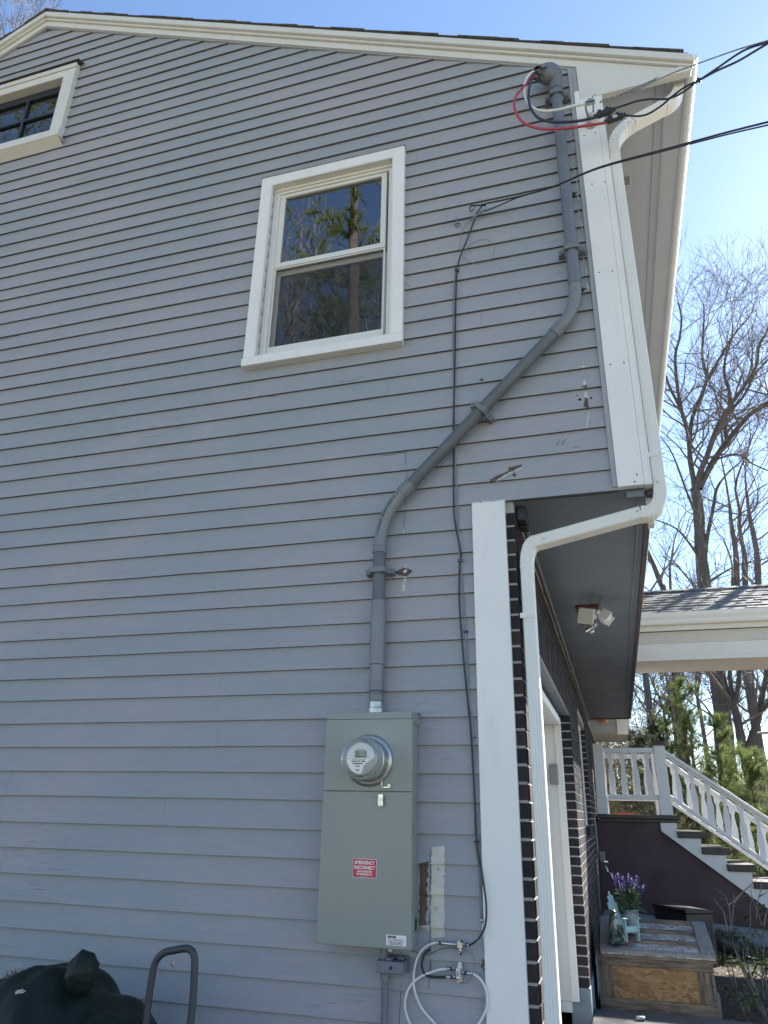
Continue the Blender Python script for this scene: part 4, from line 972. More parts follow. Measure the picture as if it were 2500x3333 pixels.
# side hem and drip edge of the cover
m=MB(); m.box(x1-.0025,x1+.0015,YF+.002,-.095,zb+.01,zt-.03); m.box(x1-.001,x1+.003,-.118,-.012,zt-.045,zt-.002); m.build('side_flange',M_panel,mc,bevel=.001)
m=MB(); 
for rr_ in (.030,.022,.012):
    m.lathe((x1-.004,-.055,zb+.075),(1,0,0),[(rr_,0),(rr_,.0032),(rr_-.0018,.0036),(rr_-.0018,.0028)],28)
m.build('knockout',M_panel,mc,smooth=True,auto=30)
m=MB()
for x_,y_ in ((-1.035,-.03),(-.925,-.03),(-.888,-.04),(-.815,-.075),(-.80,-.03)): m.lathe((x_,y_,zt),(0,0,1),[(.005,0),(.005,.007),(.003,.009)],8)
m.lathe((x1,-.06,1.59),(1,0,0),[(.004,0),(.004,.006)],8); m.build('bolt',M_nick,mc,smooth=True,auto=40)
# latch slots on the side
m=MB(); m.box(x1+.0012,x1+.0022,-.112,-.108,1.47,1.51); m.box(x1+.0012,x1+.0022,-.112,-.108,1.20,1.235); m.build('latch_slot',M_ink,mc)
m=MB(); m.tube(smoothpath([(-.86,-.02,zt+.004),(-.83,-.03,zt+.008),(-.79,-.035,zt+.005),(-.765,-.02,zt-.002)],5),.002,5); m.build('sealing_bead',M_black,mc)
# meter
RC=Vector((-.952,YF,1.745))
m=MB(); m.lathe(RC,(0,-1,0),[(.101,-.004),(.1005,.004),(.098,.012),(.093,.016),(.088,.017),(.088,.010)],48); ring=m.build('meter_ring',M_galv,mc,smooth=True,auto=50)
mt=MB(); mt.lathe(RC,(0,-1,0),[(.084,.008),(.085,.02),(.0845,.045),(.082,.060),(.078,.066)],48); mb_=mt.build('meter_base',M_nick,mc,smooth=True,auto=60); lab(mb_,'metal base shell of the round meter')
mg,ntg,bg_=nmat('meter glass'); bg_.inputs['Transmission Weight'].default_value=1; bg_.inputs['Roughness'].default_value=.02; bg_.inputs['IOR'].default_value=1.25; bg_.inputs['Base Color'].default_value=(.97,.98,.97,1)
mt=MB(); mt.lathe(RC,(0,-1,0),[(.079,.0665),(.078,.090),(.076,.118),(.073,.134),(.068,.140),(.001,.1405)],48); gls=mt.build('meter_glass',mg,mc,smooth=True,auto=60)
mt=MB(); mt.lathe(RC,(0,-1,0),[(.0705,.067),(.0700,.10),(.066,.116),(.063,.117)],48); mt.build('inner_shell',M_silverp,gls,smooth=True,auto=60)
FC=RC+Vector((0,-.1175,0)); yf=FC.y
def disc(cx,cz,r,y,a0=0,a1=360,n=40,wedge=None):
    return [(cx+r*math.cos(R(a0+(a1-a0)*k/n)),y,cz+r*math.sin(R(a0+(a1-a0)*k/n))) for k in range(n+(0 if a1-a0==360 else 1))]
m=MB(); m.prism(disc(RC.x,RC.z,.061,yf),(0,.0008,0)); dial=m.build('dial_face',M_silverp,gls)
m=MB(); m.prism(disc(RC.x,RC.z,.060,yf-.0004,0,180),(0,.0003,0)); m.build('upper_card',M_dial,dial)
pts=[(RC.x-.058,yf-.0004,RC.z-.002)]+[(RC.x+.050,yf-.0004,RC.z-.002),(RC.x+.030,yf-.0004,RC.z-.013),(RC.x+.014,yf-.0004,RC.z-.030),(RC.x+.007,yf-.0004,RC.z-.058)]+[(RC.x+.060*math.cos(R(a)),yf-.0004,RC.z+.060*math.sin(R(a))) for a in range(-100,-178,-8)][0:]
m=MB(); m.prism(pts,(0,.0003,0)); m.build('name_card',M_swhite,dial)
m=MB(); m.box(RC.x-.024,RC.x+.026,yf-.0010,yf-.0005,RC.z+.004,RC.z+.030); lcdf=m.build('display_frame',M_ink,dial)
m=MB(); m.box(RC.x-.022,RC.x+.024,yf-.0013,yf-.00105,RC.z+.008,RC.z+.0285); m.build('display',M_lcd,dial)
# seven segment digits
SEG={'5':'afgcd','8':'abcdefg','1':'bc','4':'fgbc'}
m=MB(); cx=RC.x-.019
for ch,gap in (('5',0),('8',.0),('1',.003),('1',.003),('4',.002)):
    cx+=gap; h=.0075; w_=.0052; zc=RC.z+.0185; t_=.0006
    for s_ in SEG[ch]:
        if s_ in 'agd': zz_={'a':h,'g':0,'d':-h}[s_]; m.box(cx,cx+w_,yf-.0017,yf-.0014,zc+zz_-t_,zc+zz_+t_)
        else:
            xx=cx if s_ in 'fe' else cx+w_; za,zb_=((0,h) if s_ in 'fb' else (-h,0)); m.box(xx-t_,xx+t_,yf-.0017,yf-.0014,zc+za,zc+zb_)
    cx+=w_+.0026
m.build('digits',M_ink,dial)
text('NSTAR ELECTRIC  18493084','dial_text',M_ink,dial,(RC.x-.008,yf-.0012,RC.z-.0115),.006,.060,bold=.00015)
text('CL200  240V  3W  TYPE C1S  30TA  1.0Kh','dial_text',M_ink,dial,(RC.x-.008,yf-.0012,RC.z-.0055),.003,.062)
text('|||||||||||||||||||||||||||||||||||','dial_text',M_ink,dial,(RC.x-.010,yf-.0012,RC.z-.0195),.004,.046,bold=.0001)
text('27 905 804','dial_text',M_ink,dial,(RC.x-.012,yf-.0012,RC.z-.030),.005,.020,bold=.0001)
text('Itron','dial_text',M_ink,dial,(RC.x-.010,yf-.0012,RC.z-.0445),.006,.015,bold=.0003)
text('WATTHOUR METER','dial_text',M_ink,dial,(RC.x+.000,yf-.0012,RC.z+.0345),.003,.036)
# seal and tab
m=MB(); m.box(-.897,-.862,YF-.014,YF-.009,1.641,1.646); m.box(-.872,-.858,YF-.006,YF-.001,1.641,1.656); m.box(-.864,-.859,YF-.014,YF-.0062,1.641,1.656); m.tube([(-.894,YF-.012,1.668),(-.894,YF-.012,1.650),(-.892,YF-.016,1.640)],.002,6)
m.lathe((-.865,YF-.006,1.649),(0,-1,0),[(.003,0),(.003,.002)],8); lt=m.build('seal_latch',M_nick,mc,bevel=.0006)
m=MB(); m.tube([(-.904,YF-.012,1.616),(-.903,YF-.014,1.640),(-.892,YF-.016,1.645)],.0007,4); m.tube([(-.890,YF-.012,1.616),(-.889,YF-.014,1.640)],.0007,4); m.box(-.906,-.888,YF-.018,YF-.010,1.574,1.618); m.box(-.8885,-.885,YF-.020,YF-.010,1.576,1.617); m.build('seal_tag',M_nick,lt,bevel=.0008)
# red sticker
m=MB(); lx0,lx1,lz0,lz1=-1.007,-.911,1.320,1.385; ys=YF-.0016
m.box(lx0,lx1,ys,YF-.0011,lz0,lz1); st=m.build('warning_sticker',M_swhite,mc,bevel=.0004); lab(st,'red EMERGENCY DISCONNECT sticker')
m=MB(); m.box(lx0+.0014,lx1-.0014,ys-.0004,ys-.0001,lz0+.0014,lz1-.0014); m.build('sticker_field',M_sred,st)
lc=(lx0+lx1)/2
for s_,z_,w_,h_,bb in (('EMERGENCY',1.3715,.080,.0165,.0005),('DISCONNECT',1.3545,.084,.0165,.0005),('DESCONEXION',1.3410,.060,.0085,.0003),('DE EMERGENCIA',1.3316,.064,.0085,.0003),('10-00071  Rev 00',1.3250,.030,.0035,0)):
    text(s_,'sticker_text',M_swhite,st,(lc,ys-.0008,z_),h_,w_,bold=bb)
# maker's plate
m=MB(); m.box(-.868,-.792,ys,YF-.0011,1.102,1.136); ea=m.build('maker_label',M_swhite,mc); lab(ea,'small white maker label low on the cabinet front')
text('EATON','label_text',M_ink,ea,(-.8465,ys-.0006,1.1292),.010,.031,bold=.0006)
for k,(s_,w_) in enumerate((('CAT. NO.  MBE2040B200BTS',.060),('200A  120/240V  1PH 3W',.050),('Meter Equipment Group 1382C/Approved',.064),('ENCLOSURE TYPE 3R RAINPROOF',.044),('SUITABLE FOR USE AS SERVICE EQUIPMENT',.058))):
    text(s_,'label_text',M_ink,ea,(-.832,ys-.0006,1.1218-.0040*k),.003,w_)
# bits hanging under the cabinet
seg((-.897,-.058,1.042),(-.897,-.058,1.088),.0145,'bushing',M_pvcm,mc)
m=MB(); m.lathe((-.873,-.06,1.079),(.35,-1,-.1),[(.0085,0),(.0085,.002),(.0055,.002),(.0055,0)],16); m.box(-.879,-.868,-.062,-.060,1.083,1.092); m.build('loop_tab',M_swhite,mc)
# ---- junction box and pipe below
jb=thing('junction_box',(-.86,-.05,.2),'small grey junction box on a pipe below the meter cabinet','junction box')
m=MB(); m.box(-.915,-.812,-.100,-.020,1.006,1.046); m.build('box_body',M_pvcb,jb,bevel=.004)
m=MB(); m.box(-.919,-.808,-.0260,-.0165,1.002,1.058); m.build('back_plate',M_pvcb,jb,bevel=.002)
m=MB(); m.box(-.880,-.858,-.095,-.03,1.0465,1.056); m.box(-.845,-.820,-.06,-.03,1.0465,1.056); m.build('lug',M_pvcb,jb,bevel=.003)
m=MB(); m.lathe((-.858,-.1003,1.026),(0,-1,0),[(.006,0),(.006,.0015),(.002,.002)],12); m.build('screw',M_ink,jb)
seg((-.892,-.055,1.046),(-.892,-.055,1.060),.0165,'coupling',M_pvcm,jb)
seg((-.892,-.055,.975),(-.892,-.055,1.006),.0185,'coupling',M_pvcm,jb); seg((-.892,-.055,.12),(-.892,-.055,.976),.0135,'pipe',M_pvcb,jb)
# ================================================================== COAX SPLITTER GROUP
z8=lambda x,y:(1280+x/4.608,2950+y/4.608)
def V(x,y,d=-.04): return W(*z8(x,y),d)
def fit(a,b,parent,name='connector_end'):   # crimp, boot, nut
    a=Vector(a);b=Vector(b); d=(b-a); L=d.length
    m=MB(); m.lathe(a,d,[(.0042,0),(.0048,.001),(.0048,L*.45)],14); m.lathe(a+d*.68,d,[(.0062,0),(.0066,.001),(.0066,L*.28),(.0045,L*.30)],6); o=m.build(name,M_nick,parent,smooth=True,auto=30)
    m=MB(); m.lathe(a+d*.45,d,[(.0055,0),(.0060,.001),(.0060,L*.22),(.0055,L*.23)],14); m.build('boot',M_black,o,smooth=True,auto=40)
    return o
cp=thing('cable_coupler',V(900,570),'nickel cable coupler joining the white and black coax above the splitter','cable coupler')
fit(V(640,545),V(750,556),cp); fit(V(1150,583),V(1045,575),cp)
seg(V(760,556),V(950,570),.0058,'barrel',M_nick,cp); seg(V(730,553),V(765,556),.0078,'nut',M_nick,cp); seg(V(950,570),V(1050,576),.0080,'nut',M_nick,cp)
m=MB(); a=V(1000,575,-.042); m.obox(a,(1,0,0),(0,1,0),(0,0,1),.010,.008,.012); m.box(a.x-.005,a.x+.005,-.045,-.022,a.z-.035,a.z+.016); m.build('ground_block',M_nick,cp,bevel=.002)
m=MB(); m.lathe(V(1005,650,-.044),(0,-1,0),[(.0065,0),(.0065,.006),(.004,.008)],8); m.build('ground_screw',M_nick,cp,smooth=True,auto=40)
m=MB(); m.ell(V(1018,528,-.05),.004,.003,.004); m.ell(V(1012,712,-.045),.0045,.004,.005); m.build('sealant_plug',M_black,cp,smooth=True)
sp=thing('cable_splitter',V(975,1010),'nickel three way cable splitter screwed to the siding below the coupler','cable splitter')
m=MB(); a=V(940,918,-.042); b=V(1012,1100,-.042); m.box(a.x,b.x,-.044,-.024,b.z,a.z); m.build('splitter_body',M_nick,sp,bevel=.002)
m=MB(); m.box(a.x+.001,b.x-.002,-.0446,-.0442,b.z+.004,a.z-.003); pl=m.build('label_plate',M_swhite,sp)
for k,s_ in enumerate(('CABLE SPLITTER','5-1000MHz','IN  OUT','-3.5dB')): 
    m=MB(); m.box(a.x+.003+.0028*k,a.x+.0042+.0028*k,-.0450,-.0447,b.z+.008+.002*(k%2),a.z-.006-.003*(k%3)); m.build('label_print',M_ink,pl)
m=MB(); m.box(b.x-.014,b.x+.003,-.028,-.022,b.z-.009,a.z+.012); m.lathe((V(988,878).x,-.022,V(988,878).z),(0,-1,0),[(.0075,0),(.0075,.004)],16); m.build('mounting_flange',M_nick,sp,bevel=.001)
m=MB(); m.lathe((V(988,878).x,-.026,V(988,878).z),(0,-1,0),[(.0042,0),(.0042,.003),(.002,.004)],6)
m.lathe((V(957,1145).x,-.024,V(957,1145).z),(0,-1,0),[(.0032,0),(.0032,.003)],8); m.lathe((V(1008,1125).x,-.024,V(1008,1125).z),(0,-1,0),[(.0032,0),(.0032,.003)],8); m.build('screw',M_nick,sp,smooth=True,auto=40)
fit(V(790,940),V(935,935),sp); fit(V(795,1062),V(938,1062),sp); fit(V(1175,1005),V(1015,998),sp)
gw='white coaxial loops below the meter cabinet'
cable('coax_cable',[V(645,545),V(560,565),V(470,620),V(400,700),V(345,820),V(315,950),V(305,1080),V(315,1230),V(365,1400),V(450,1560),V(590,1720),V(720,1850),V(950,1990),V(1150,1990),V(1300,1830)],.0045,M_wcab,'white coaxial cable from the upper coupler, sweeping down in a long curve','cable',gw)
cable('coax_cable',[V(795,940),V(700,948),V(580,985),V(440,1040),V(320,1120),V(235,1230),V(185,1370),V(175,1500),V(205,1640),V(260,1770),V(380,1950),V(600,2080)],.0045,M_wcab,'white coaxial cable from the upper left port of the splitter','cable',gw)
cable('coax_cable',[V(1170,1003),V(1230,1030),V(1310,1100),V(1370,1200),V(1405,1330),V(1405,1480),V(1370,1600),V(1290,1750),V(1150,1900),V(950,2040),V(700,2100)],.0045,M_wcab,'white coaxial cable from the right port of the splitter, curving down beside the corner board','cable',gw)
cable('coax_cable',[V(545,655,-.02),V(500,680,-.035),V(455,750),V(432,850),V(440,950),V(480,1020),V(560,1058),V(680,1065),V(800,1063)],.0045,M_black,'short black coaxial jumper bent into the lower left port of the splitter','cable')
cable('ground_wire',[V(280,660,-.03),V(350,690,-.025),V(430,725,-.025),V(540,720,-.025),V(620,680,-.028),V(740,635,-.03),V(850,618,-.03),V(940,630,-.03),V(1005,648,-.04)],.0017,M_green,'green ground wire from the cabinet to the coupler','wire',sides=6)
cable('ground_wire',[V(1005,652,-.04),V(1080,655,-.03),V(1150,690,-.03),V(1210,770,-.03),V(1222,870,-.03),V(1195,990,-.05),V(1150,1090,-.03),V(1080,1150,-.03),V(1000,1150,-.03)],.0015,M_gcab,'thin grey green wire looping from the coupler to the splitter','wire',sides=6)
cable('ground_wire',[V(105,690,-.05),V(112,750,-.05),V(108,810,-.05)],.0014,M_green,'tiny green wire between cabinet and junction box','wire',sides=5)
# board joints near the splitter
m=MB()
for (a,b_) in (((548,200),(545,640)),((545,740),(535,1245)),((105,1190),(90,1765)),):
    p=V(*a,-.016); q=V(*b_,-.016)
    n=12
    for k in range(n):
        u=p.lerp(q,k/n); v=p.lerp(q,(k+1)/n)
        if abs(sy(u.z)-sy(v.z-1e-4))<.006: m.add([(u.x-.0009,sy(u.z)-.0009,u.z),(u.x+.0009,sy(u.z)-.0009,u.z),(v.x+.0009,sy(v.z)-.0009,v.z),(v.x-.0009,sy(v.z)-.0009,v.z)],[(0,1,2,3)])
m.build('board_crack',M_ink,house)
m=MB(); p=V(1375,900,-.02)
for k in range(14): m.ell(p+Vector((rs.uniform(-.012,.008),rs.uniform(-.004,.004),rs.uniform(-.022,.022))),.004,.003,.004,nu=6,nv=4)
m.build('debris',M_brown_bare,house)
# ================================================================== YARD CLUTTER, BOTTOM LEFT
ht=thing('hand_truck',(-1.42,-.62,.1),'dark slate tubular hand truck handle standing against the siding','hand truck')
yh=-.62
def H(px,py,y=yh): return W(px,py,y)
l_=H(476,3290); tl=H(512,3113); tr=H(622,3090); r_=H(640,3300)
lx=(l_.x+H(490,3180).x)/2
pth=[Vector((l_.x+.01,yh+.02,.13)),Vector((l_.x+.003,yh+.01,.60)),H(487,3230),H(500,3150)]+arc(H(500,3150),H(510,3108),H(545,3097),6)[1:]+[H(595,3088)]+arc(H(595,3088),H(636,3080),H(634,3135),6)[1:]+[H(630,3230),Vector((H(622,3333).x-.003,yh+.01,.60)),Vector((H(622,3333).x-.006,yh+.02,.13))]
m=MB(); m.tube(pth,.0118,16); m.build('frame',M_steel,ht,smooth=True)
m=MB(); q=H(570,3082); m.lathe((q.x,yh,q.z-.010),(0,0,1),[(.006,0),(.006,.006),(.004,.008)],8); m.lathe((q.x,yh,q.z-.052),(0,0,1),[(.003,-.006),(.006,0),(.006,.008),(.0075,.009),(.0075,.011)],8); m.build('bolt',M_nick,ht,smooth=True,auto=40)
m=MB()
for zc in (.35,.62): m.box(l_.x,H(622,3333).x,yh-.008,yh+.012,zc,zc+.025)
m.build('cross_bar',M_steel,ht,bevel=.003)
m=MB(); m.box(l_.x-.04,H(622,3333).x+.04,yh-.20,yh-.0,.105,.113); m.build('toe_plate',M_steel,ht)
m=MB()
for xx in (l_.x-.05,H(622,3333).x+.05): m.lathe((xx-.02,yh+.05,.225),(1,0,0),[(.04,0),(.115,.004),(.12,.012),(.12,.030),(.115,.038),(.04,.042)],24)
m.build('wheel',M_black,ht,smooth=True,auto=40)
# tarpaulin heap
hp=[(-.5,3215),(0,3200),(45,3178),(95,3160),(110,3150),(170,3148),(205,3153),(222,3142),(240,3165),(262,3172),(285,3185),(300,3215),(320,3225),(345,3255),(370,3275),(395,3300),(420,3325),(450,3360),(520,3480)]
prof=[W(a,b,-.55) for a,b in hp]
tp=MB(); nx=120; ny=34; x_a=-2.9; x_b=W(448,3333,-.55).x
def ptop(x):
    if x<=prof[0].x: return prof[0].z-.25*(prof[0].x-x)**1.5
    for i in range(len(prof)-1):
        if prof[i].x<=x<=prof[i+1].x:
            t=(x-prof[i].x)/max(1e-6,prof[i+1].x-prof[i].x); return prof[i].z+(prof[i+1].z-prof[i].z)*t
    return .15
def smooth_top(x):
    return sum(ptop(x+d) for d in (-.012,0,.012))/3
tr_=random.Random(9)
for j in range(ny+1):
    v=j/ny; y=-.98+v*.88
    for i in range(nx+1):
        x=x_a+(x_b-x_a)*i/nx
        H0=smooth_top(x)
        base=min(H0,ptop(x-.25) if False else H0)
        k=abs(y+.55)/.46
        # the knot at the top is narrow, the heap is wide
        knob=0.0
        body=(H0-knob)
        hgt=.1+(body-.1)*max(0,1-k**2.6)+knob*max(0,1-(abs(y+.55)/.10)**2)
        fold=.010*math.sin(x*23+y*9+2*math.sin(y*7))+.006*math.sin(x*51-y*17)+.014*math.sin(x*9-y*13)*min(1,k*2)
        sharp=abs(math.sin(x*17+y*12+1.5*math.sin(y*9)))**.6-.6; sharp2=abs(math.sin(x*8-y*21+math.sin(x*13)))**.6-.6
        near=math.exp(-((x+1.86)/.30)**2)
        fold+=(.022*sharp+.018*sharp2)*(.35+near)*min(1,.25+k*1.6)
        if k<.08: fold*=.4
        tp.v.append((x+.02*math.sin(y*11),y,hgt+fold))
for j in range(ny):
    for i in range(nx): a=j*(nx+1)+i; tp.f.append((a,a+1,a+nx+2,a+nx+1))
tarp=tag(tp.build('tarpaulin',M_tarp,smooth=True),'crumpled dark green tarpaulin draped over a heap in front of the siding','tarpaulin')
ss=tarp.modifiers.new('subsurf','SUBSURF'); ss.levels=1; ss.render_levels=1
sol=tarp.modifiers.new('solid','SOLIDIFY'); sol.thickness=.003
m=MB(); kc=W(266,3168,-.61); rk=random.Random(4)
m.ell(kc,.055,.05,.072,nu=40,nv=26)
for i_,(x_,y_,z_) in enumerate(m.v):
    a_=math.atan2(z_-kc.z,x_-kc.x); f_=1+.05*math.sin(a_*2+.6)-.10*abs(math.sin(a_*4-y_*30+z_*20))**.5+.06+.012*math.sin((x_+z_)*120); m.v[i_]=(kc.x+(x_-kc.x)*f_,kc.y+(y_-kc.y)*f_,kc.z+(z_-kc.z)*f_)
lab(m.build('bunched_corner',M_tarp,tarp,smooth=True),'rounded bunched up corner of the tarpaulin')
m=MB(); 
for k in range(6): m.obox(W(55+rs.uniform(0,20),3228+rs.uniform(-4,6),-.78),(1,rs.uniform(-1,1),.3),(0,1,.3),(0,0,1),.006,.004,.0015)
for k in range(1): m.build('bird_dropping',M_caulk,tarp)
# straw and leaves behind it
st_=MB()
for k in range(260):
    u=rs.random(); 
    if u<.7: px=rs.uniform(20,125); py=3178-(px-20)*.28+rs.uniform(-4,14); y=-.48
    else: px=rs.uniform(400,455); py=3290+(px-400)*.5+rs.uniform(-6,30); y=-.30
    p=W(px,py,y); d=Vector((rs.uniform(-1,1),rs.uniform(-.5,.5),rs.uniform(-.2,.45))).normalized(); L=rs.uniform(.010,.030); s_=Vector((rs.uniform(-1,1),1,rs.uniform(-1,1))).normalized()*(.0012 if u<.7 else .006)
    st_.add([p-s_,p+s_,p+d*L+s_*.4,p+d*L-s_*.4],[(0,1,2,3)])
tag(st_.build('dry_leaves',M_litter),'dry straw and curled brown leaves poking out behind the tarpaulin','dry leaves',kind='stuff')
# ================================================================== UNDER THE OVERHANG
fp=thing('flood_light',(-.09,1.95,ZS),'white twin flood light with square heads on a reddish board under the overhang','flood light')
m=MB(); m.box(-.165,-.018,1.88,2.02,ZS-.022,ZS); m.build('mounting_board',M_rust,fp,bevel=.003)
m=MB(); m.box(-.148,-.035,1.895,2.005,ZS-.075,ZS-.0225); m.build('base',M_wplast,fp,bevel=.010)
s3=lambda x,y:(1640+x/3.456,1580+y/3.456)
# square sensor/camera head facing the viewer
c=Z(*s3(922,1468),ZS-.14); h_=thing_h=MB()
n_=Vector((.05,-.75,-.65)).normalized(); u=Vector((1,.08,-.02)); u=(u-n_*u.dot(n_)).normalized(); v=n_.cross(u)
u2=(u*math.cos(R(-8))+v*math.sin(R(-8))); v2=n_.cross(u2)
h_.obox(c,u2,v2,n_,.050,.052,.016); hd_=h_.build('head',M_wplast,fp,bevel=.010)
m=MB(); m.obox(c+n_*.0166,u2,v2,n_,.043,.045,.0008); m.build('lens_panel',M_silverp,hd_,bevel=.0006)
m=MB(); m.tube([Vector((-.09,1.93,ZS-.07)),c-n_*.01],.010,12); m.build('neck',M_wplast,fp,smooth=True)
m=MB(); c2=Z(*s3(980,1600),ZS-.20); d=Vector((.85,-.35,.42)).normalized(); m.lathe(c2-d*.045,d,[(.006,0),(.014,.004),(.016,.03),(.016,.080),(.012,.090)],20)
m.lathe(Z(*s3(985,1632),ZS-.20),(0,-.7,-.7),[(.014,-.02),(.016,.01),(.010,.022)],16); m.build('camera_barrel',M_nick,fp,smooth=True,auto=40)
m=MB(); m.obox(Z(*s3(885,1590),ZS-.19),(1,.2,.1),(0,1,0),(0,0,1),.014,.02,.012); m.build('sensor_block',M_pvcd,fp,bevel=.003)
m=MB(); m.tube([Vector((-.04,1.92,ZS-.06)),Z(*s3(1060,1420),ZS-.10)],.008,10); m.ell(Z(*s3(1060,1420),ZS-.10),.014,.014,.014); m.build('arm',M_wplast,fp,smooth=True)
c3=Z(*s3(1140,1475),ZS-.12); n3=Vector((.75,-.35,-.55)).normalized(); u3=Vector((.2,.3,1)); u3=(u3-n3*u3.dot(n3)).normalized(); v3=n3.cross(u3)
m=MB(); m.obox(c3,u3,v3,n3,.036,.040,.026); m.build('head',M_wplast,fp,bevel=.006)
m=MB(); m.obox(c3+n3*.030,u3,v3,n3,.018,.020,.005); 
for q in(-1,1): m.obox(c3+n3*.032+v3*q*.033,u3,v3,n3,.034,.006,.008)
m.build('heat_sink',M_wplast,fp,bevel=.002)
# conduit running along the top of the brick
cp2=thing('soffit_conduit',(-.31,.1,2.8),'thin dark grey conduit running under the overhang along the top of the brick wall','conduit')
m=MB(); m.tube([(-.312,.16,2.828)]+[(-.312+.002*math.sin(y),y,2.815-.003*math.sin(y*.9)) for y in [.4+.4*k for k in range(20)]],.0135,14); m.build('pipe',M_pvcd,cp2,smooth=True)
m=MB(); m.box(-.334,-.290,.06,.13,2.800,2.866); m.build('elbow_fitting',M_dark2,cp2,bevel=.006)
m=MB(); m.box(-.330,-.292,.13,.20,2.790,2.846); m.build('outlet_box',M_dark2,cp2,bevel=.004)
for k,y in enumerate((1.3,2.55,3.8,5.1,6.4)):
    m=MB(); m.tube([(-.312,y,2.815),(-.312,y+.07,2.815)],.0175,12); m.build('coupling',M_pvcd,cp2,smooth=True,auto=40)
# faucet and hose at the far corner
b_=lambda x,y:(1850+x/1.952,2200+y/1.952)
fa=X(*b_(200,1150),-.30); fa=Vector((-.27,7.45,1.02))
f_=thing('faucet',fa,'outdoor faucet on the grey pipe at the far end of the brick wall','faucet')
m=MB(); m.tube([fa+Vector((-.06,0,.50)),fa+Vector((-.055,0,.1)),fa],.016,10); m.box(fa.x-.03,fa.x+.03,fa.y-.03,fa.y+.03,fa.z+.02,fa.z+.13); m.build('pipe',M_pvcm,f_,smooth=False)
m=MB(); m.tube([fa,fa+Vector((.03,-.03,-.03)),fa+Vector((.05,-.03,-.09))],.013,10); m.lathe(fa+Vector((.03,-.03,.0)),(0.2,-.3,1),[(.035,.02),(.035,.03)],12); m.build('spout',M_nick,f_,smooth=True,auto=40)
hz=[fa+Vector((.05,-.03,-.09)),fa+Vector((.10,-.02,-.18)),fa+Vector((.13,.0,-.35)),fa+Vector((.13,.05,-.60)),fa+Vector((.12,.05,-.85)),fa+Vector((.16,-.1,-.91)),fa+Vector((.3,-.3,-.91))]
cable('garden_hose',hz,.012,M_dark,'black garden hose hanging from the faucet','hose')
# ================================================================== COLOURED PLAQUE
n3z=lambda x,y:(1900+x/4.74,2280+y/4.74)
pq=W(*n3z(300,295),9.95); plq=thing('wall_plaque',pq,'small painted orange and green fish shaped plaque on the grey siding past the overhang','plaque')
D9=lambda x,y,d=9.93: W(*n3z(x,y),d)
m=MB(); m.prism([D9(195,278),D9(240,235),D9(275,240),D9(290,300),D9(262,355)],(0,.02,0)); m.build('tail',M_gpaint,plq)
m=MB(); m.prism([D9(225,295,9.92),D9(285,238,9.92),D9(395,238,9.92),D9(395,290,9.92),D9(340,290,9.92),D9(335,320,9.92),D9(275,345,9.92)],(0,.02,0)); m.build('body',M_orange,plq,bevel=.004)
m=MB(); m.prism([D9(335,295,9.915),D9(383,295,9.915),D9(383,340,9.915),D9(335,340,9.915)],(0,.02,0)); m.build('fin',M_yel,plq)
m=MB(); 
for a in ((262,300),(300,268),(345,262),(372,262)): q=D9(*a,9.915); m.box(q.x-.009,q.x+.009,q.y-.006,q.y,q.z-.016,q.z+.016)
m.build('stripe',M_toyr,plq)
# ================================================================== ENTRY STAIRS
YS=8.3
stt=thing('entry_stairs',(0.6,YS,.1),'entry stairs with a maroon side wall, dark brown treads and white vase shaped balusters','stairs')
g=-.19/.28
m=MB(); xr=2.62
m.prism([(XF+.001,YS+.03,.42),(2.05,YS+.03,.26),(2.05,YS+.03,.26),(.499,YS+.03,1.42),(.499,YS+.03,1.50),(XF+.001,YS+.03,1.50)],(0,.08,0)); m.build('side_wall',M_dred,stt)
m=MB(); m.box(XF+.001,2.4,YS+.035,YS+.12,.0,.415); m.build('footing',M_conc,stt)
m=MB(); m.box(-.312,.765,YS-.03,9.65,1.542,1.596); m.box(-.30,.74,YS-.005,9.60,1.50,1.541); m.build('landing',M_tread,stt,bevel=.006)
# white sawtooth stringer
def sawtooth(y):
    pts=[(.500,y,1.498),(.700,y,1.498)]
    x=.700; z=1.405
    pts=[(.500,y,1.499),(.703,y,1.499),(.703,y,1.318)]
    for k in range(7):
        x0_=.703+.28*k; z0_=1.318-.19*k
        pts+= [(x0_+.28,y,z0_),(x0_+.28,y,z0_-.19)]
    xe,ze=pts[-1][0],pts[-1][2]
    pts+=[(xe,y,max(.1,ze-.05)),(xe-.1,y,.1)]
    pts+=[(.500+(1.397-.11)/.746,y,.11),(.500,y,1.397)]
    return pts
for y in (YS-.015,YS+1.18): m=MB(); m.prism(sawtooth(y),(0,.042,0)); m.build('stringer',M_stwhite,stt,bevel=.003)
for k in range(7):
    xa=.700+.28*k; za=1.405-.19*k
    m=MB(); m.box(xa-.0,xa+.345,YS-.045,YS+1.26,za-.085,za); m.build('tread',M_tread,stt,bevel=.006)
    m=MB(); m.box(xa-.004,xa+.0,YS+.028,YS+1.18,za+.0005,za+.10); m.build('riser',M_stwhite,stt)
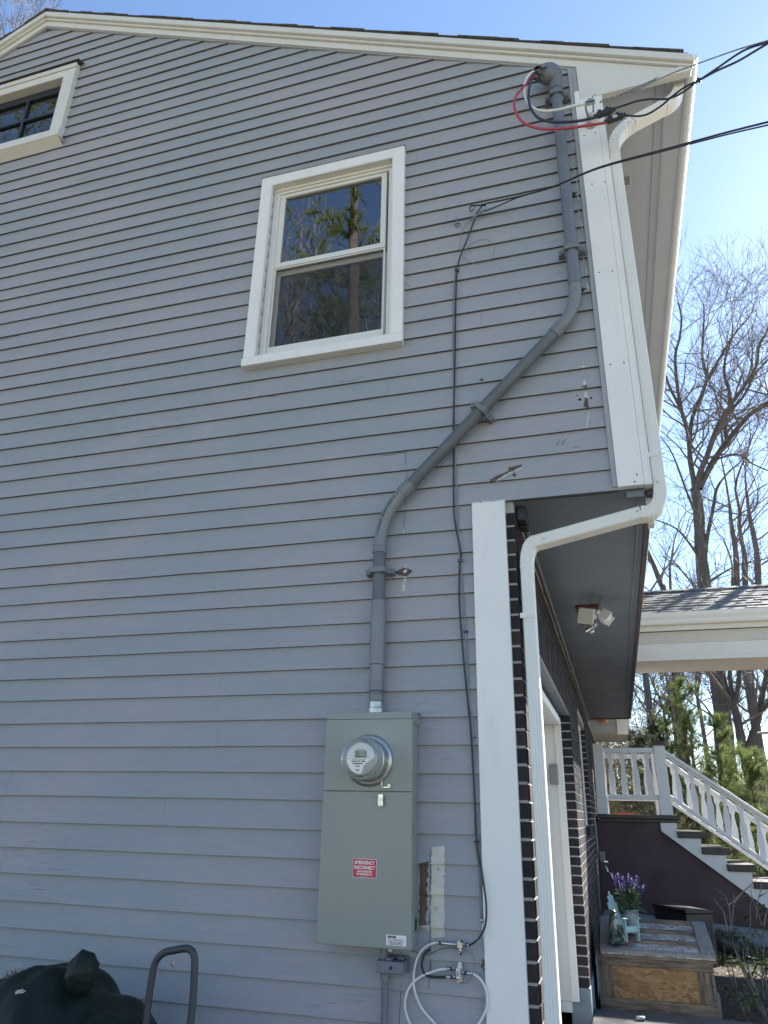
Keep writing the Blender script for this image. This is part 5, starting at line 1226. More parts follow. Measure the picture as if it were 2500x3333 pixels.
# newels
def newel(x0_,x1_,y,zb_,zt_,cap=True,name='newel_post'):
    m=MB(); m.box(x0_,x1_,y,y+(x1_-x0_),zb_+.215,zt_); m.box(x0_-.008,x1_+.008,y-.008,y+(x1_-x0_)+.008,zb_,zb_+.2145); o=m.build(name,M_stwhite,stt,bevel=.004)
    if cap:
        w_=(x1_-x0_)/2; cx,cy=(x0_+x1_)/2,y+w_; m=MB(); m.box(x0_-.022,x1_+.022,y-.022,y+2*w_+.022,zt_,zt_+.030)
        e=w_+.022; m.add([(cx-e,cy-e,zt_+.030),(cx+e,cy-e,zt_+.030),(cx+e,cy+e,zt_+.030),(cx-e,cy+e,zt_+.030),(cx,cy,zt_+.085)],[(0,1,4),(1,2,4),(2,3,4),(3,0,4)]); m.build('post_cap',M_tread,o,bevel=.003)
    return o
newel(.522,.672,YS,1.598,2.50); newel(-.300,-.168,YS,1.598,2.528,False)
newel(.522,.672,YS+1.12,1.598,2.50); newel(-.30,-.168,YS+1.12,1.598,2.48,False)
newel(2.36,2.50,YS,.105,1.35); newel(2.36,2.50,YS+1.12,.105,1.35)
VP=[(0,.046),(.10,.046),(.115,.040),(.125,.034),(.16,.038),(.25,.047),(.36,.052),(.46,.048),(.56,.040),(.66,.042),(.72,.046),(.775,.046),(.785,.040),(.80,.040),(.803,.047),(1,.047)]
# profile measured from the top: neck, shoulder, waist, foot
VP=[(0,.046),(.085,.046),(.095,.038),(.14,.034),(.22,.036),(.34,.046),(.50,.055),(.64,.053),(.74,.045),(.785,.040),(.79,.049),(1,.049)]
VP=[(0,.040),(.105,.040),(.125,.033),(.16,.024),(.21,.021),(.30,.023),(.42,.031),(.55,.040),(.64,.0425),(.71,.041),(.762,.035),(.772,.032),(.785,.040),(1,.040)]
def baluster(xc,y,zt_,zb_,slope=0,parent=None,xs=1.0):
    L=zt_-zb_; left=[];right=[]
    for t,w_ in VP:
        z=zt_-L*t; w_*=xs
        if t in (0,1): left.append((xc-w_,y,z-slope*(-w_))); right.append((xc+w_,y,z-slope*w_))
        else: left.append((xc-w_,y,z)); right.append((xc+w_,y,z))
    m=MB(); m.prism(left[::-1]+right,(0,.030,0)); return m.build('baluster',M_stwhite,parent,bevel=.0015)
for y,zo in ((YS+.05,0),(YS+1.17,0)):
    m=MB(); m.box(-.17,.525,y-.035,y+.065,2.405,2.470); rl=m.build('rail',M_stwhite,stt,bevel=.004)
    m=MB(); m.box(-.155,.525,y-.030,y+.055,1.790,1.850); m.build('bottom_rail',M_stwhite,rl,bevel=.004)
    for k in range(4): baluster(-.077+.168*k,y,2.404,1.851,parent=rl)
sl_=.722
for y in (YS+.05,YS+1.17):
    zr=lambda x: 2.40-sl_*(x-.67)
    m=MB(); m.prism([(.665,y-.035,zr(.665)-.005),(2.37,y-.035,zr(2.37)-.005),(2.37,y-.035,zr(2.37)+.045),(.665,y-.035,zr(.665)+.045)],(0,.10,0)); m.prism([(.665,y-.010,zr(.665)-.045),(2.37,y-.010,zr(2.37)-.045),(2.37,y-.010,zr(2.37)-.0055),(.665,y-.010,zr(.665)-.0055)],(0,.05,0))
    hr=m.build('handrail',M_stwhite,stt,bevel=.004)
    zl=lambda x: 1.79-sl_*(x-.69)
    m=MB(); m.prism([(.672,y-.030,zl(.672)-.005),(2.37,y-.030,zl(2.37)-.005),(2.37,y-.030,zl(2.37)+.055),(.672,y-.030,zl(.672)+.055)],(0,.085,0)); m.build('bottom_rail',M_stwhite,hr,bevel=.004)
    for k in range(9):
        xc=.790+.186*k
        if y>9: xc+=.03
        baluster(xc,y,zr(xc)-.046,zl(xc)+.056,slope=sl_,parent=hr)
# flower box hint: terracotta strip on the landing
m=MB(); m.box(-.10,.20,9.30,9.42,1.597,1.625); tag(m.build('terracotta_tray',M_orange,bevel=.005),'low terracotta tray on the stair landing behind the railing','tray')
# ================================================================== ENTRY PORTICO
pt=thing('entry_portico',(2.2,YS,3.7),'white portico with a grey shingled roof spanning above the stairs','portico')
YP=8.30; px0=.20; px1=5.2
def PZ(px,py): return W(px,py,YP).z
p3=lambda x,y:(1980+x/3.19,1750+y/3.19)
zr_t=W(*p3(290,795),YP-.12).z; zg_m=W(*p3(285,880),YP-.12).z; zg_b=W(*p3(280,918),YP-.10).z; z1_=W(*p3(275,985),YP).z; z2_=W(*p3(262,1115),YP+.05).z; z3_=W(*p3(256,1235),YP+.0).z; z4_=W(*p3(253,1285),YP).z
m=MB(); m.box(px0,px1,YP-.02,YP+.0,z1_,zg_b+.06); m.build('fascia_board',M_vinyl,pt,bevel=.003)
m=MB()
gp=[(0,0),(-.085,0),(-.10,.02),(-.10,.05),(-.125,.085),(-.13,.13),(-.12,.13),(-.105,.09),(-.09,.05),(-.085,.012),(0,.012)]
sc_g=(zr_t-zg_b)/.13
m.prism([(px0,YP-.021+a,zg_b+b*sc_g) for a,b in gp],(px1-px0,0,0)); m.build('gutter',M_alu,pt,bevel=.003)
# ribbed vent frieze, beam, lower moulding
m=MB(); n=7
for k in range(n): 
    za=z1_-(z1_-z2_)*k/n; zb_=z1_-(z1_-z2_)*(k+1)/n; m.prism([(px0,YP+.052,za),(px0,YP+.060,zb_+.006),(px0,YP+.075,zb_+.006),(px0,YP+.075,zb_),(px0,YP+.09,zb_),(px0,YP+.09,za)],(px1-px0,0,0))
m.build('ribbed_frieze',M_vinyl,pt)
m=MB(); m.box(px0,px1,YP+.04,YP+.30,z3_+.001,z2_-.001); m.box(px0,px1,YP+.03,YP+.31,z4_+.02,z3_); m.box(px0,px1,YP+.015,YP+.325,z4_,z4_+.019); m.build('beam',M_vinyl,pt,bevel=.004)
m=MB(); m.box(px0,px1,YP+.31,YP+1.9,z3_-.02+.10,z3_+.12); m.build('ceiling',M_vinyl,pt)
# roof: slope seen between gutter and ridge
yr=YP+1.25
v=ray(*p3(300,575)); top_z=None
zr0=zr_t+.01
# ridge height from the sight line at the ridge depth
ridge=W(*p3(300,572),yr).z
m=MB(); m.prism([(px0,YP-.12,zr0-.02),(px0,yr,ridge-.02),(px0,yr+1.37,zr0-.02),(px0,yr+1.37,zr0-.05),(px0,yr,ridge-.05),(px0,YP-.12,zr0-.05)],(px1-px0,0,0)); rfp=m.build('roof',M_brown,pt)
m=MB(); nc=9; rq=random.Random(4)
for k in range(nc):
    t0=k/nc; t1=(k+1.15)/nc
    for sgn in(0,1):
        ya=YP-.145+(yr-YP+.145)*t0; yb=YP-.145+(yr-YP+.145)*min(1,t1); za=zr0-.02+(ridge-zr0)*t0; zb_=zr0-.02+(ridge-zr0)*min(1,t1)
        if sgn: ya=2*yr-ya; yb=2*yr-yb
        x=px0-rq.uniform(0,.2)
        while x<px1:
            w_=rq.choice((.12,.16,.20,.26)); xa_=max(x,px0-.01); xb_=min(x+w_,px1); th=rq.choice((.010,.019,.024)); x+=w_
            if xb_-xa_<.02: continue
            m.add([(xa_+.002,ya,za),(xb_,ya,za),(xb_,ya,za+th),(xa_+.002,ya,za+th),(xa_+.002,yb,zb_+.004),(xb_,yb,zb_+.004)],[(0,1,2,3),(3,2,5,4),(0,3,4),(1,5,2)] if not sgn else [(3,2,1,0),(4,5,2,3),(4,3,0),(2,5,1)])
m.build('shingles',M_shingle2,rfp)
m=MB(); x=px0
while x<px1: m.prism([(x,yr-.10,ridge-.055+.02),(x,yr,ridge+.016),(x,yr+.10,ridge-.055+.02),(x,yr+.10,ridge-.07+.02),(x,yr,ridge),(x,yr-.10,ridge-.07+.02)],(.17,0,.006)); x+=.16
m.build('ridge_cap',M_shingle2,rfp)
for xx in (px0+.0,px1-.14): pass
m=MB(); m.box(px1-.16,px1-.02,YP+.1,YP+.24,.1,z4_); m.box(px1-.16,px1-.02,YP+1.6,YP+1.74,.1,z3_); m.build('post',M_vinyl,pt,bevel=.004)
# ================================================================== WOODEN STORAGE BOX
zb0=.10; yb0=4.0
lidz=lambda y:.565+.232*(y-3.965)
wbx=thing('wooden_box',(.15,4.3,.1),'rough wooden storage box with strand board panels and a slatted sloping lid','storage box')
bx0,bx1=-.268,.560
m=MB(); m.box(bx0,bx1,yb0,yb0+.020,.452,.540); m.box(bx0-.0,bx1,yb0+.0005,yb0+.020,.133,.232); m.build('front_frame',M_wood,wbx,bevel=.003)
for q0,q1_ in ((bx0+.001,bx0+.088),(bx1-.098,bx1-.001)):
    m=MB(); m.box(q0,q1_,yb0+.001,yb0+.02,.234,.4505); m.build('upright_board',M_woodv,wbx,bevel=.003)
m=MB(); m.box(bx0+.01,bx1-.01,yb0+.0205,yb0+.03,.14,.535); m.build('front_panel',M_osb,wbx)
m=MB(); m.box(bx0+.02,bx1+.03,yb0-.012,yb0+.03,.055,.131); m.build('skirt_board',M_wood,wbx,bevel=.003)
for xs_ in (bx0-.022,bx1+.001):
    m=MB(); yb1=4.66
    m.prism([(xs_,yb0,.13),(xs_,yb1,.13),(xs_,yb1,lidz(yb1)-.03),(xs_,yb0,lidz(yb0)-.03)],(.021,0,0)); m.build('side_wall',M_wood,wbx,bevel=.002)
m=MB(); m.box(bx0,bx1,4.64,4.66,.13,.68); m.build('back_wall',M_wood,wbx)
m=MB(); m.box(bx1+.023,bx1+.043,yb0+.03,yb0+.13,.06,.30); m.build('side_stake',M_woodg,wbx,bevel=.002)
# lid: boards follow the slope
yl0,yl1=3.965,4.665; ex0,ex1=-.262,.610
def lidbox(x0_,x1_,ya,yb,th0,th1):
    m=MB(); m.add([(x0_,ya,lidz(ya)+th0),(x1_,ya,lidz(ya)+th0),(x1_,yb,lidz(yb)+th0),(x0_,yb,lidz(yb)+th0),(x0_,ya,lidz(ya)+th1),(x1_,ya,lidz(ya)+th1),(x1_,yb,lidz(yb)+th1),(x0_,yb,lidz(yb)+th1)],[(0,3,2,1),(4,5,6,7),(0,1,5,4),(1,2,6,5),(2,3,7,6),(3,0,4,7)]); return m
lid=lidbox(ex0+.01,ex1-.01,yl0+.005,yl1-.005,-.030,-.0185).build('lid',M_osbw,wbx)
lidbox(ex0,ex0+.112,yl0,yl1,-.018,.002).build('lid_board',M_woodg2,lid,bevel=.0015)
lidbox(ex1-.105,ex1,yl0,yl1,-.018,.002).build('lid_board',M_woodg2,lid,bevel=.0015)
for ya in (yl0,4.175,4.395,yl1-.055):
    lidbox(ex0+.113,ex1-.106,ya,ya+.052,-.018,.0).build('lid_board',M_wood if ya>yl0 else M_woodg,lid,bevel=.0015)
lidbox(ex0,ex1,yl0+.001,yl0+.02,-.050,-.031).build('lid_edge',M_wood,lid)
def onlid(px,py,off=0):
    v=ray(px,py); # plane z=.565+.232(y-3.965)+off
    t=(.565+.232*(CAM.y-3.965)+off-CAM.z)/(v.z-.232*v.y); return CAM+v*t
m4=lambda x,y:(1860+x/4.88,2880+y/4.87)
# metal planter with lavender
pl0=onlid(*m4(985,870)); pc=Vector((pl0.x-.005,pl0.y+.05,lidz(pl0.y+.05)))
pcx=(onlid(*m4(870,870)).x+onlid(*m4(1090,860)).x)/2-.012; pc=Vector((pcx,4.33,lidz(4.33)-.004))
PS=1.27
plt=thing('lavender_planter',pc,'artificial lavender in a ribbed galvanized bucket on the wooden box','planter')
prof=[(.052,0)]
for k in range(9): prof+=[(.053+.001*k,.004+k*.0145),(.056+.001*k,.0095+k*.0145)]
prof+=[(.064,.138),(.067,.141),(.064,.145),(.058,.143),(.056,.12)]
m=MB(); m.lathe(pc,(0,0,1),prof,36); m.build('bucket',M_galv,plt,smooth=True,auto=60); plt.scale=(PS,PS,PS)
top=pc+Vector((0,0,.14)); lv=MB(); fl=MB(); fw=MB(); stm=MB(); rl_=random.Random(21)
def leaf(mb,p,d,L,wd,droop=.3):
    d=d.normalized(); s=d.cross(Vector((0,0,1))); s=s.normalized() if s.length>.01 else Vector((1,0,0)); q=p+d*L*.5+Vector((0,0,-droop*L*.1)); e=p+d*L+Vector((0,0,-droop*L*.5))
    mb.add([p,q-s*wd,e,q+s*wd],[(0,1,2),(0,2,3)])
for k in range(260):
    a=rl_.uniform(0,6.283); r=rl_.uniform(0,.065); p=top+Vector((math.cos(a)*r,math.sin(a)*r,rl_.uniform(-.01,.12))); leaf(lv,p,Vector((math.cos(a),math.sin(a),rl_.uniform(.2,1.3))),rl_.uniform(.03,.075),rl_.uniform(.005,.010),1)
spk=[(a_*1.15,b_*1.18) for a_,b_ in [(-.075,.185),(-.058,.175),(-.04,.19),(-.035,.16),(-.015,.175),(.0,.15),(.02,.185),(.035,.165),(.05,.15),(.065,.175),(.072,.17),(.105,.135),(-.06,.13),(.045,.12),(.08,.12),(-.02,.13)]]
for k,(dx,h) in enumerate(spk):
    dy=rl_.uniform(-.05,.05); e=top+Vector((dx,dy,h)); b0=top+Vector((dx*.3,dy*.3,0)); mid=b0.lerp(e,.5)+Vector((dx*.12,0,.01)); P=smoothpath([b0,mid,e],6); stm.tube(P,.0016,5)
    ax=(P[-1]-P[-3]).normalized()
    for j in range(70):
        t=j/70; c=P[-1]-ax*(.095*t)-ax*0; rad=.005+.010*min(1,t*1.6)
        a=rl_.uniform(0,6.283); off=Vector((math.cos(a)*rad,math.sin(a)*rad,0)); 
        leaf(fw if (k in (7,13,14) and j%2) else fl,c+off*.3,off.normalized()+Vector((0,0,.9)),rl_.uniform(.009,.016),.0036)
stm.build('stems',M_sage,plt); lv.build('leaves',M_sage,plt); fl.build('blossoms',M_purple,plt)
M_pale=leafmat('pale lilac blossom',(.20,.18,.33),(.30,.28,.40),.2); fw.build('pale_blossoms',M_pale,plt)
# toy adirondack chair
fc=onlid(*m4(870,960)); ch0=Vector((onlid(*m4(830,820)).x+.010,4.16,0)); ch0.z=lidz(4.16)+.001
ac=thing('toy_chair',ch0,'tiny pale aqua slatted garden chair on the wooden box','toy chair')
Rz=Matrix.Rotation(R(48),3,'Z'); ac.scale=(1.75,1.75,1.75)
def CH(v): return ch0+Rz@Vector(v)
def chb(c,h,name,tilt=0,mat=M_teal,parent=ac):
    Rt=Rz@Matrix.Rotation(R(tilt),3,'X'); m=MB(); m.obox(CH(c),Rt@Vector((1,0,0)),Rt@Vector((0,1,0)),Rt@Vector((0,0,1)),*h); return m.build(name,mat,parent,bevel=.0008)
for k in range(5):
    hh=.075-.010*abs(k-2)**1.3; chb((-.026+.013*k,.040+.03*.5+ (hh-.075)*.25,.060+hh*.93),(.0058,.0022,hh),'back_slat',-18)
for k in range(5): chb((0,-.036+.016*k,.062-.003*k),(.038,.0070,.002),'seat_slat',-8)
for s_ in(-1,1):
    chb((s_*.044,-.005,.098),(.010,.055,.0022),'arm'); chb((s_*.042,-.045,.049),(.003,.008,.048),'leg'); chb((s_*.040,.045,.040),(.003,.007,.040),'leg',-15)
chb((0,-.0445,.052),(.040,.0025,.012),'apron')
# seated otter like figurine
fo=onlid(*m4(700,985)); fo=Vector((fo.x+.012,fo.y+.045,0)); fo.z=lidz(fo.y)-.002
fg=thing('otter_figurine',fo,'small dark glazed otter figurine sitting upright at the left end of the lid','figurine'); fg.scale=(1.28,1.28,1.35)
m=MB()
def E_(c,r,rot=None,n=16): m.ell(fo+Vector(c),*r,rot=rot,nu=n,nv=10)
E_((0,0,.030),(.048,.046,.036)); E_((-.008,.004,.070),(.034,.034,.045)); E_((-.012,.004,.112),(.027,.027,.036)); E_((-.012,0,.145),(.022,.023,.026)); E_((-.008,-.004,.170),(.019,.022,.020)); E_((.002,-.018,.176),(.011,.014,.010)); E_((-.022,.004,.186),(.006,.006,.006)); E_((.006,.006,.186),(.006,.006,.006))
E_((.018,-.020,.100),(.010,.012,.030),Matrix.Rotation(R(-35),3,'Y')); E_((.034,-.028,.066),(.008,.009,.030),Matrix.Rotation(R(-50),3,'Y')); E_((-.030,-.016,.095),(.009,.012,.034),Matrix.Rotation(R(10),3,'Y')); E_((-.02,-.034,.06),(.009,.010,.026))
E_((.036,-.030,.018),(.022,.020,.014)); E_((-.030,-.034,.016),(.020,.020,.014))
o=m.build('body',M_figd,fg,smooth=True); rm_=o.modifiers.new('remesh','REMESH'); rm_.mode='VOXEL'; rm_.voxel_size=.0030; rm_.use_smooth_shade=True; sm_=o.modifiers.new('smooth','SMOOTH'); sm_.iterations=4; sm_.factor=.5
m=MB(); E_((.002,-.016,.112),(.018,.016,.034)); E_((.004,-.020,.160),(.010,.008,.010)); m.build('pale_chest',M_figl,fg,smooth=True)
m=MB()
for k in range(3): m.tube([fo+Vector((.040+.004*k,-.034-.002*k,.058)),fo+Vector((.050+.004*k,-.040,.040)),fo+Vector((.052+.005*k,-.042,.026))],.0022,6)
m.build('paw',M_figl,fg,smooth=True)
m=MB(); E_((.010,-.037,.181),(.0035,.003,.003)); E_((-.006,-.020,.184),(.0022,.002,.0022)); E_((.010,-.016,.186),(.0022,.002,.0022)); m.build('nose_and_eyes',M_ink,fg,smooth=True)
for c,mat_,l in ((onlid(*m4(880,970)),M_toyr,'small dull red toy on the lid in front of the aqua chair'),(onlid(*m4(955,985)),M_toyb,'small dull blue toy next to the red one on the lid')):
    m=MB(); m.ell(c+Vector((0,.012,.010)),.018,.013,.011); m.ell(c+Vector((.014,.008,.012)),.009,.009,.009); m.ell(c+Vector((-.012,.010,.016)),.008,.008,.008); o=m.build('toy',mat_,smooth=True); tag(o,l,'toy'); r_m=o.modifiers.new('remesh','REMESH'); r_m.voxel_size=.002; r_m.use_smooth_shade=True
p=Z(2085,3318,.215); m=MB(); m.lathe(p+Vector((-.03,0,.006)),(1,.12,0),[(.008,0),(.013,.002),(.014,.008),(.014,.055),(.011,.060)],20); cn=m.build('drink_can',M_galv,smooth=True,auto=40); tag(cn,'small silver and blue can lying on the asphalt before the wooden box','can')
# ================================================================== BLACK DECK BOX
c0=Vector((.575,6.45,0)); rv=Vector((.285,.20,0)); lv_=Vector((-.31,.45,0))
db=thing('deck_box',(.5,6.75,.1),'black lidded bin in the shade of the maroon wall behind the wooden box','storage bin')
m=MB(); k1=[c0,c0+rv,c0+rv+lv_,c0+lv_]; m.prism([Vector((p.x,p.y,.1)) for p in k1],(0,0,.50)); m.build('body',M_dark2,db,bevel=.008)
m=MB(); cc=(k1[0]+k1[2])/2; m.add([Vector(((p.x-cc.x)*1.06+cc.x,(p.y-cc.y)*1.06+cc.y,z)) for z in (.605,) for p in k1]+[Vector(((p.x-cc.x)*1.06+cc.x,(p.y-cc.y)*1.06+cc.y,zz_)) for p,zz_ in zip(k1,(.640,.628,.640,.655))],[(0,3,2,1),(4,5,6,7),(0,1,5,4),(1,2,6,5),(2,3,7,6),(3,0,4,7)]); m.build('lid',M_dark,db,bevel=.006)
m=MB()
for k in range(1,8): p=c0+rv*(k/8)+Vector((.3,-.43,0)).normalized()*.002; m.obox((p.x,p.y,.34),rv.normalized(),rv.normalized().cross(Vector((0,0,1))),(0,0,1),.003,.002,.20)
m.build('plank_groove',M_ink,db)
# ================================================================== TIPPED WATERING CAN
wc=Z(2395,3125,.13)+Vector((0,.1,.13)); wt=thing('watering_can',(wc.x,wc.y,.1),'dusky grey plastic watering can lying behind the bare shrub','watering can')
ax=Vector((.93,-.1,-.28)).normalized()
m=MB(); m.lathe(wc-ax*.19,ax,[(.10,0),(.115,.02),(.12,.10),(.115,.22),(.095,.31),(.06,.33)],28); m.build('body',M_dark2,wt,smooth=True,auto=50)
m=MB(); m.tube(smoothpath([wc+ax*.10+Vector((0,0,.08)),wc+ax*.22+Vector((.02,0,.07)),wc+ax*.30+Vector((.02,0,.0)),wc+ax*.24+Vector((0,0,-.06)),wc+ax*.12+Vector((0,0,-.07))],6),.014,10); m.build('handle',M_dark2,wt,smooth=True)
m=MB(); m.tube([wc-ax*.05+Vector((0,-.08,-.05)),wc+ax*.14+Vector((0,-.16,-.10)),wc+ax*.26+Vector((0,-.20,-.12))],[.026,.020,.015],12); m.build('spout',M_dark2,wt,smooth=True)
# ================================================================== VEGETATION
class Tree:
    def __init__(s,seed,minr=.006,tw=1.0): s.t=MB(); s.c=MB(); s.r=random.Random(seed); s.minr=minr; s.tips=[]; s.n=0
    def limb(s,mb,P,r0,r1,sides):
        n=len(P); m_=mb
        # cheap tube with independent frames
        off=len(m_.v); B_=None
        for i,p in enumerate(P):
            t=(P[min(i+1,n-1)]-P[max(i-1,0)]).normalized()
            if B_ is None: B_=t.cross(Vector((.3,.9,.1)))
            B_=(B_-t*B_.dot(t)); 
            if B_.length<1e-4: B_=t.cross(Vector((1,0,0)))
            B_.normalize(); N_=B_.cross(t); r=r0+(r1-r0)*i/(n-1)
            if sides>=8: r*=1+.06*math.sin(i*1.7+r0*90)
            for k in range(sides):
                a=2*math.pi*k/sides; q=p+(B_*math.cos(a)+N_*math.sin(a))*r; m_.v.append((q.x,q.y,q.z))
        for i in range(n-1):
            for k in range(sides):
                a=off+i*sides+k; b=off+i*sides+(k+1)%sides; m_.f.append((a,b,b+sides,a+sides))
    def grow(s,p,d,L,r,lv,up=.25,spread=.6,crook=.15,kids=3):
        rg=s.r; n=4 if lv>2 else 3; P=[p.copy()]; dd=d.copy()
        for i in range(n):
            dd=(dd+Vector((rg.gauss(0,crook),rg.gauss(0,crook),rg.gauss(0,crook)+up*.25))).normalized(); P.append(P[-1]+dd*(L/n))
        r1=max(s.minr*.6,r*.62); s.limb(s.c if r<.05 else s.t,P,max(r,s.minr),r1,3 if r<.02 else (5 if r<.05 else 8)); s.n+=1
        if lv<=0: s.tips.append((P[-1],dd)); return
        k=kids if lv>1 else 3
        for j in range(k):
            f=1.0 if j==0 else rg.uniform(.35,.98); i=min(n-1,int(f*n)); q=P[i].lerp(P[i+1],f*n-i if f<1 else 1)
            ax=Vector((rg.gauss(0,1),rg.gauss(0,1),rg.gauss(0,.6))); ax=(ax-dd*ax.dot(dd)).normalized()
            nd=(dd+ax*(spread*rg.uniform(.3,.6) if j==0 else spread*rg.uniform(.8,1.5))+Vector((0,0,up*.4))).normalized()
            s.grow(q,nd,L*rg.uniform(.62,.85),r1*(.95 if j==0 else rg.uniform(.5,.75)),lv-1,up,spread,crook,kids)
    def path(s,P,r0,r1,sides=10,sub=5,rough=.0):
        Q=smoothpath(P,sub); s.limb(s.t,Q,r0,r1,sides); return Q
    def side(s,Q,r0,r1,every,L,lv,a=.15,up=.16,spread=.9,kids=3):
        n=len(Q); i=int(n*a)
        while i<n-1:
            t=i/(n-1); r=r0+(r1-r0)*t; d=(Q[i+1]-Q[i]).normalized(); ax=Vector((s.r.gauss(0,1),s.r.gauss(0,1),s.r.gauss(0,.5))); ax=(ax-d*ax.dot(d)).normalized()
            s.grow(Q[i],(d*.5+ax*spread+Vector((0,0,.2))).normalized(),L*s.r.uniform(.6,1.1),min(r*.5,.035),lv,up,.65,.15,kids); i+=every
    def build(s,name,loc,label,cat,group=None,bark=M_bark,twig=M_twig):
        t=thing(name,loc,label,cat,group); s.t.build('trunk',bark,t,smooth=True)
        if s.c.v: s.c.build('crown',twig,t)
        return t
YT=17.0
def TP(l,Y=YT,dy=0): return [W(a,b,Y+dy*i/len(l)) for i,(a,b) in enumerate(l)]
# --- big oak behind the portico, limbs as they fork in the photo
T=Tree(1,.0050)
base=W(2372,2560,YT); base=Vector((base.x+.02,YT,.1))
Q=T.path([base]+TP([(2366,2480),(2350,2300),(2330,2150),(2310,2000),(2290,1880),(2279,1750),(2272,1640),(2262,1590)]),.235,.125,14)
def L_(px,r0,r1,dy=0,lv=3,ev=2,L=1.15,sub=4):
    q=T.path(TP(px,YT,dy),r0,r1,8,sub); T.side(q,r0,r1,ev,L,lv,a=.12); d=(q[-1]-q[-2]).normalized(); T.grow(q[-1],d,L*.9,r1*.9,4); return q
L_([(2265,1600),(2247,1500),(2243,1440),(2232,1380),(2210,1320),(2180,1260),(2165,1215)],.080,.032,.6)
L_([(2232,1380),(2218,1333),(2205,1260),(2198,1160),(2212,1100),(2218,1036),(2208,985)],.06,.022,-.5)
L_([(2245,1440),(2253,1362),(2290,1270),(2303,1235),(2347,1159),(2378,1105),(2405,1070),(2440,1030)],.062,.022,.8)
L_([(2303,1235),(2290,1180),(2286,1150),(2289,1080),(2292,1030),(2290,990)],.045,.018,.3)
L_([(2262,1600),(2282,1530),(2297,1496),(2325,1416),(2345,1370),(2376,1322),(2405,1280),(2434,1242),(2462,1190),(2470,1130),(2490,1090)],.088,.030,-1.0)
L_([(2376,1322),(2372,1270),(2358,1220),(2362,1160),(2380,1110),(2385,1060)],.05,.02,-.3)
L_([(2275,1590),(2325,1496),(2365,1440),(2398,1398),(2440,1350),(2500,1311),(2560,1250),(2620,1180)],.092,.042,.6)
L_([(2365,1440),(2360,1380),(2372,1340),(2420,1290),(2460,1215),(2520,1150)],.052,.025,-.6)
L_([(2325,1496),(2400,1480),(2450,1510),(2520,1540)],.035,.015,.5,3)
L_([(2294,1830),(2303,1745),(2322,1650),(2330,1600),(2344,1570)],.055,.035,-.4,2,5,.6)
L_([(2285,1830),(2245,1770),(2200,1720),(2130,1690)],.04,.015,-.5,3)
L_([(2275,1700),(2235,1600),(2190,1480),(2150,1420)],.04,.014,.8,3)
L_([(2300,1900),(2345,1870),(2400,1840),(2450,1830)],.035,.014,.4,3)
T.build('oak_tree',(base.x,YT,.1),'large bare oak rising right behind the portico roof, its trunk forking into many limbs','tree')
# --- multi stem dark tree at the right
T=Tree(2,.006)
YM=15.0
b2=W(2440,2500,YM); b2=Vector((b2.x,YM,.1))
def M_(px,r0,r1,dy=0,lv=3,ev=4,L=1.0):
    q=T.path([W(a,b,YM+dy*i/len(px)) for i,(a,b) in enumerate(px)],r0,r1,8,4); T.side(q,r0,r1,ev,L,lv,a=.2); T.grow(q[-1],(q[-1]-q[-2]).normalized(),L,r1*.9,lv)
T.path([b2,W(2432,2480,YM),W(2420,2440,YM)],.13,.105,10)
M_([(2420,2450),(2408,2380),(2396,2320),(2385,2290),(2360,2230),(2340,2150),(2320,2080),(2300,2010)],.10,.055,.5)
M_([(2388,2300),(2402,2240),(2408,2180),(2420,2130),(2440,2080),(2460,2020)],.055,.03,-.4)
M_([(2390,2290),(2378,2220),(2374,2150),(2372,2100),(2378,2000),(2384,1880)],.055,.03,.6)
M_([(2430,2450),(2450,2390),(2470,2330),(2480,2270),(2500,2180),(2530,2080)],.08,.045,.3)
M_([(2475,2310),(2500,2290),(2540,2250),(2600,2200)],.05,.03,-.3)
T.build('forked_tree',(b2.x,YM,.1),'dark tree forking low into several stems between the oak and the right edge','tree')
# --- straight trunks further off
def trunk_tree(seed,px,Y,r0,r1,name,label,bark=M_bark2,twig=M_twig,group=None,ivy=False,lv=3,sides=True):
    T=Tree(seed,.008); P=[W(a,b,Y) for a,b in px]; P=[Vector((P[0].x,Y,.1))]+P
    q=T.path(P,r0,r1,10,4); T.side(q,r0,r1,3,1.7,lv,a=.35); T.grow(q[-1],(q[-1]-q[-2]).normalized(),1.8,r1*.9,4)
    o=T.build(name,(P[0].x,Y,.1),label,'tree',group,bark,twig); return o
trunk_tree(3,[(2126,2560),(2124,2420),(2112,2290),(2100,2180),(2095,2100),(2088,1980),(2080,1880)],19,.125,.06,'maple_tree','slender lichen spotted trunk seen left of the newel post, under the portico beam')
trunk_tree(4,[(2478,2620),(2472,2500),(2460,2360),(2445,2250),(2435,2150),(2428,2000),(2425,1850)],21,.17,.09,'ash_tree','straight thick pale trunk near the right edge under the portico beam',twig=M_twigr)
trunk_tree(6,[(2400,2000),(2398,1900),(2395,1800),(2380,1700),(2375,1640)],24,.16,.05,'bare_tree','thin bare tree right of the oak above the portico roof, with reddish buds',twig=M_twigr)
trunk_tree(7,[(2470,2000),(2468,1900),(2462,1790),(2440,1680),(2430,1600)],26,.18,.05,'bare_tree','bare tree with reddish buds at the right edge above the portico roof',twig=M_twigr)
trunk_tree(8,[(2170,1990),(2150,1900),(2110,1800),(2075,1740),(2040,1660)],22,.12,.04,'bare_tree','leaning thin tree between the house eave and the oak')
trunk_tree(12,[(2200,2300),(2195,2200),(2190,2100),(2185,1980),(2180,1850)],27,.13,.05,'bare_tree','thin far tree seen between the maple and the oak')
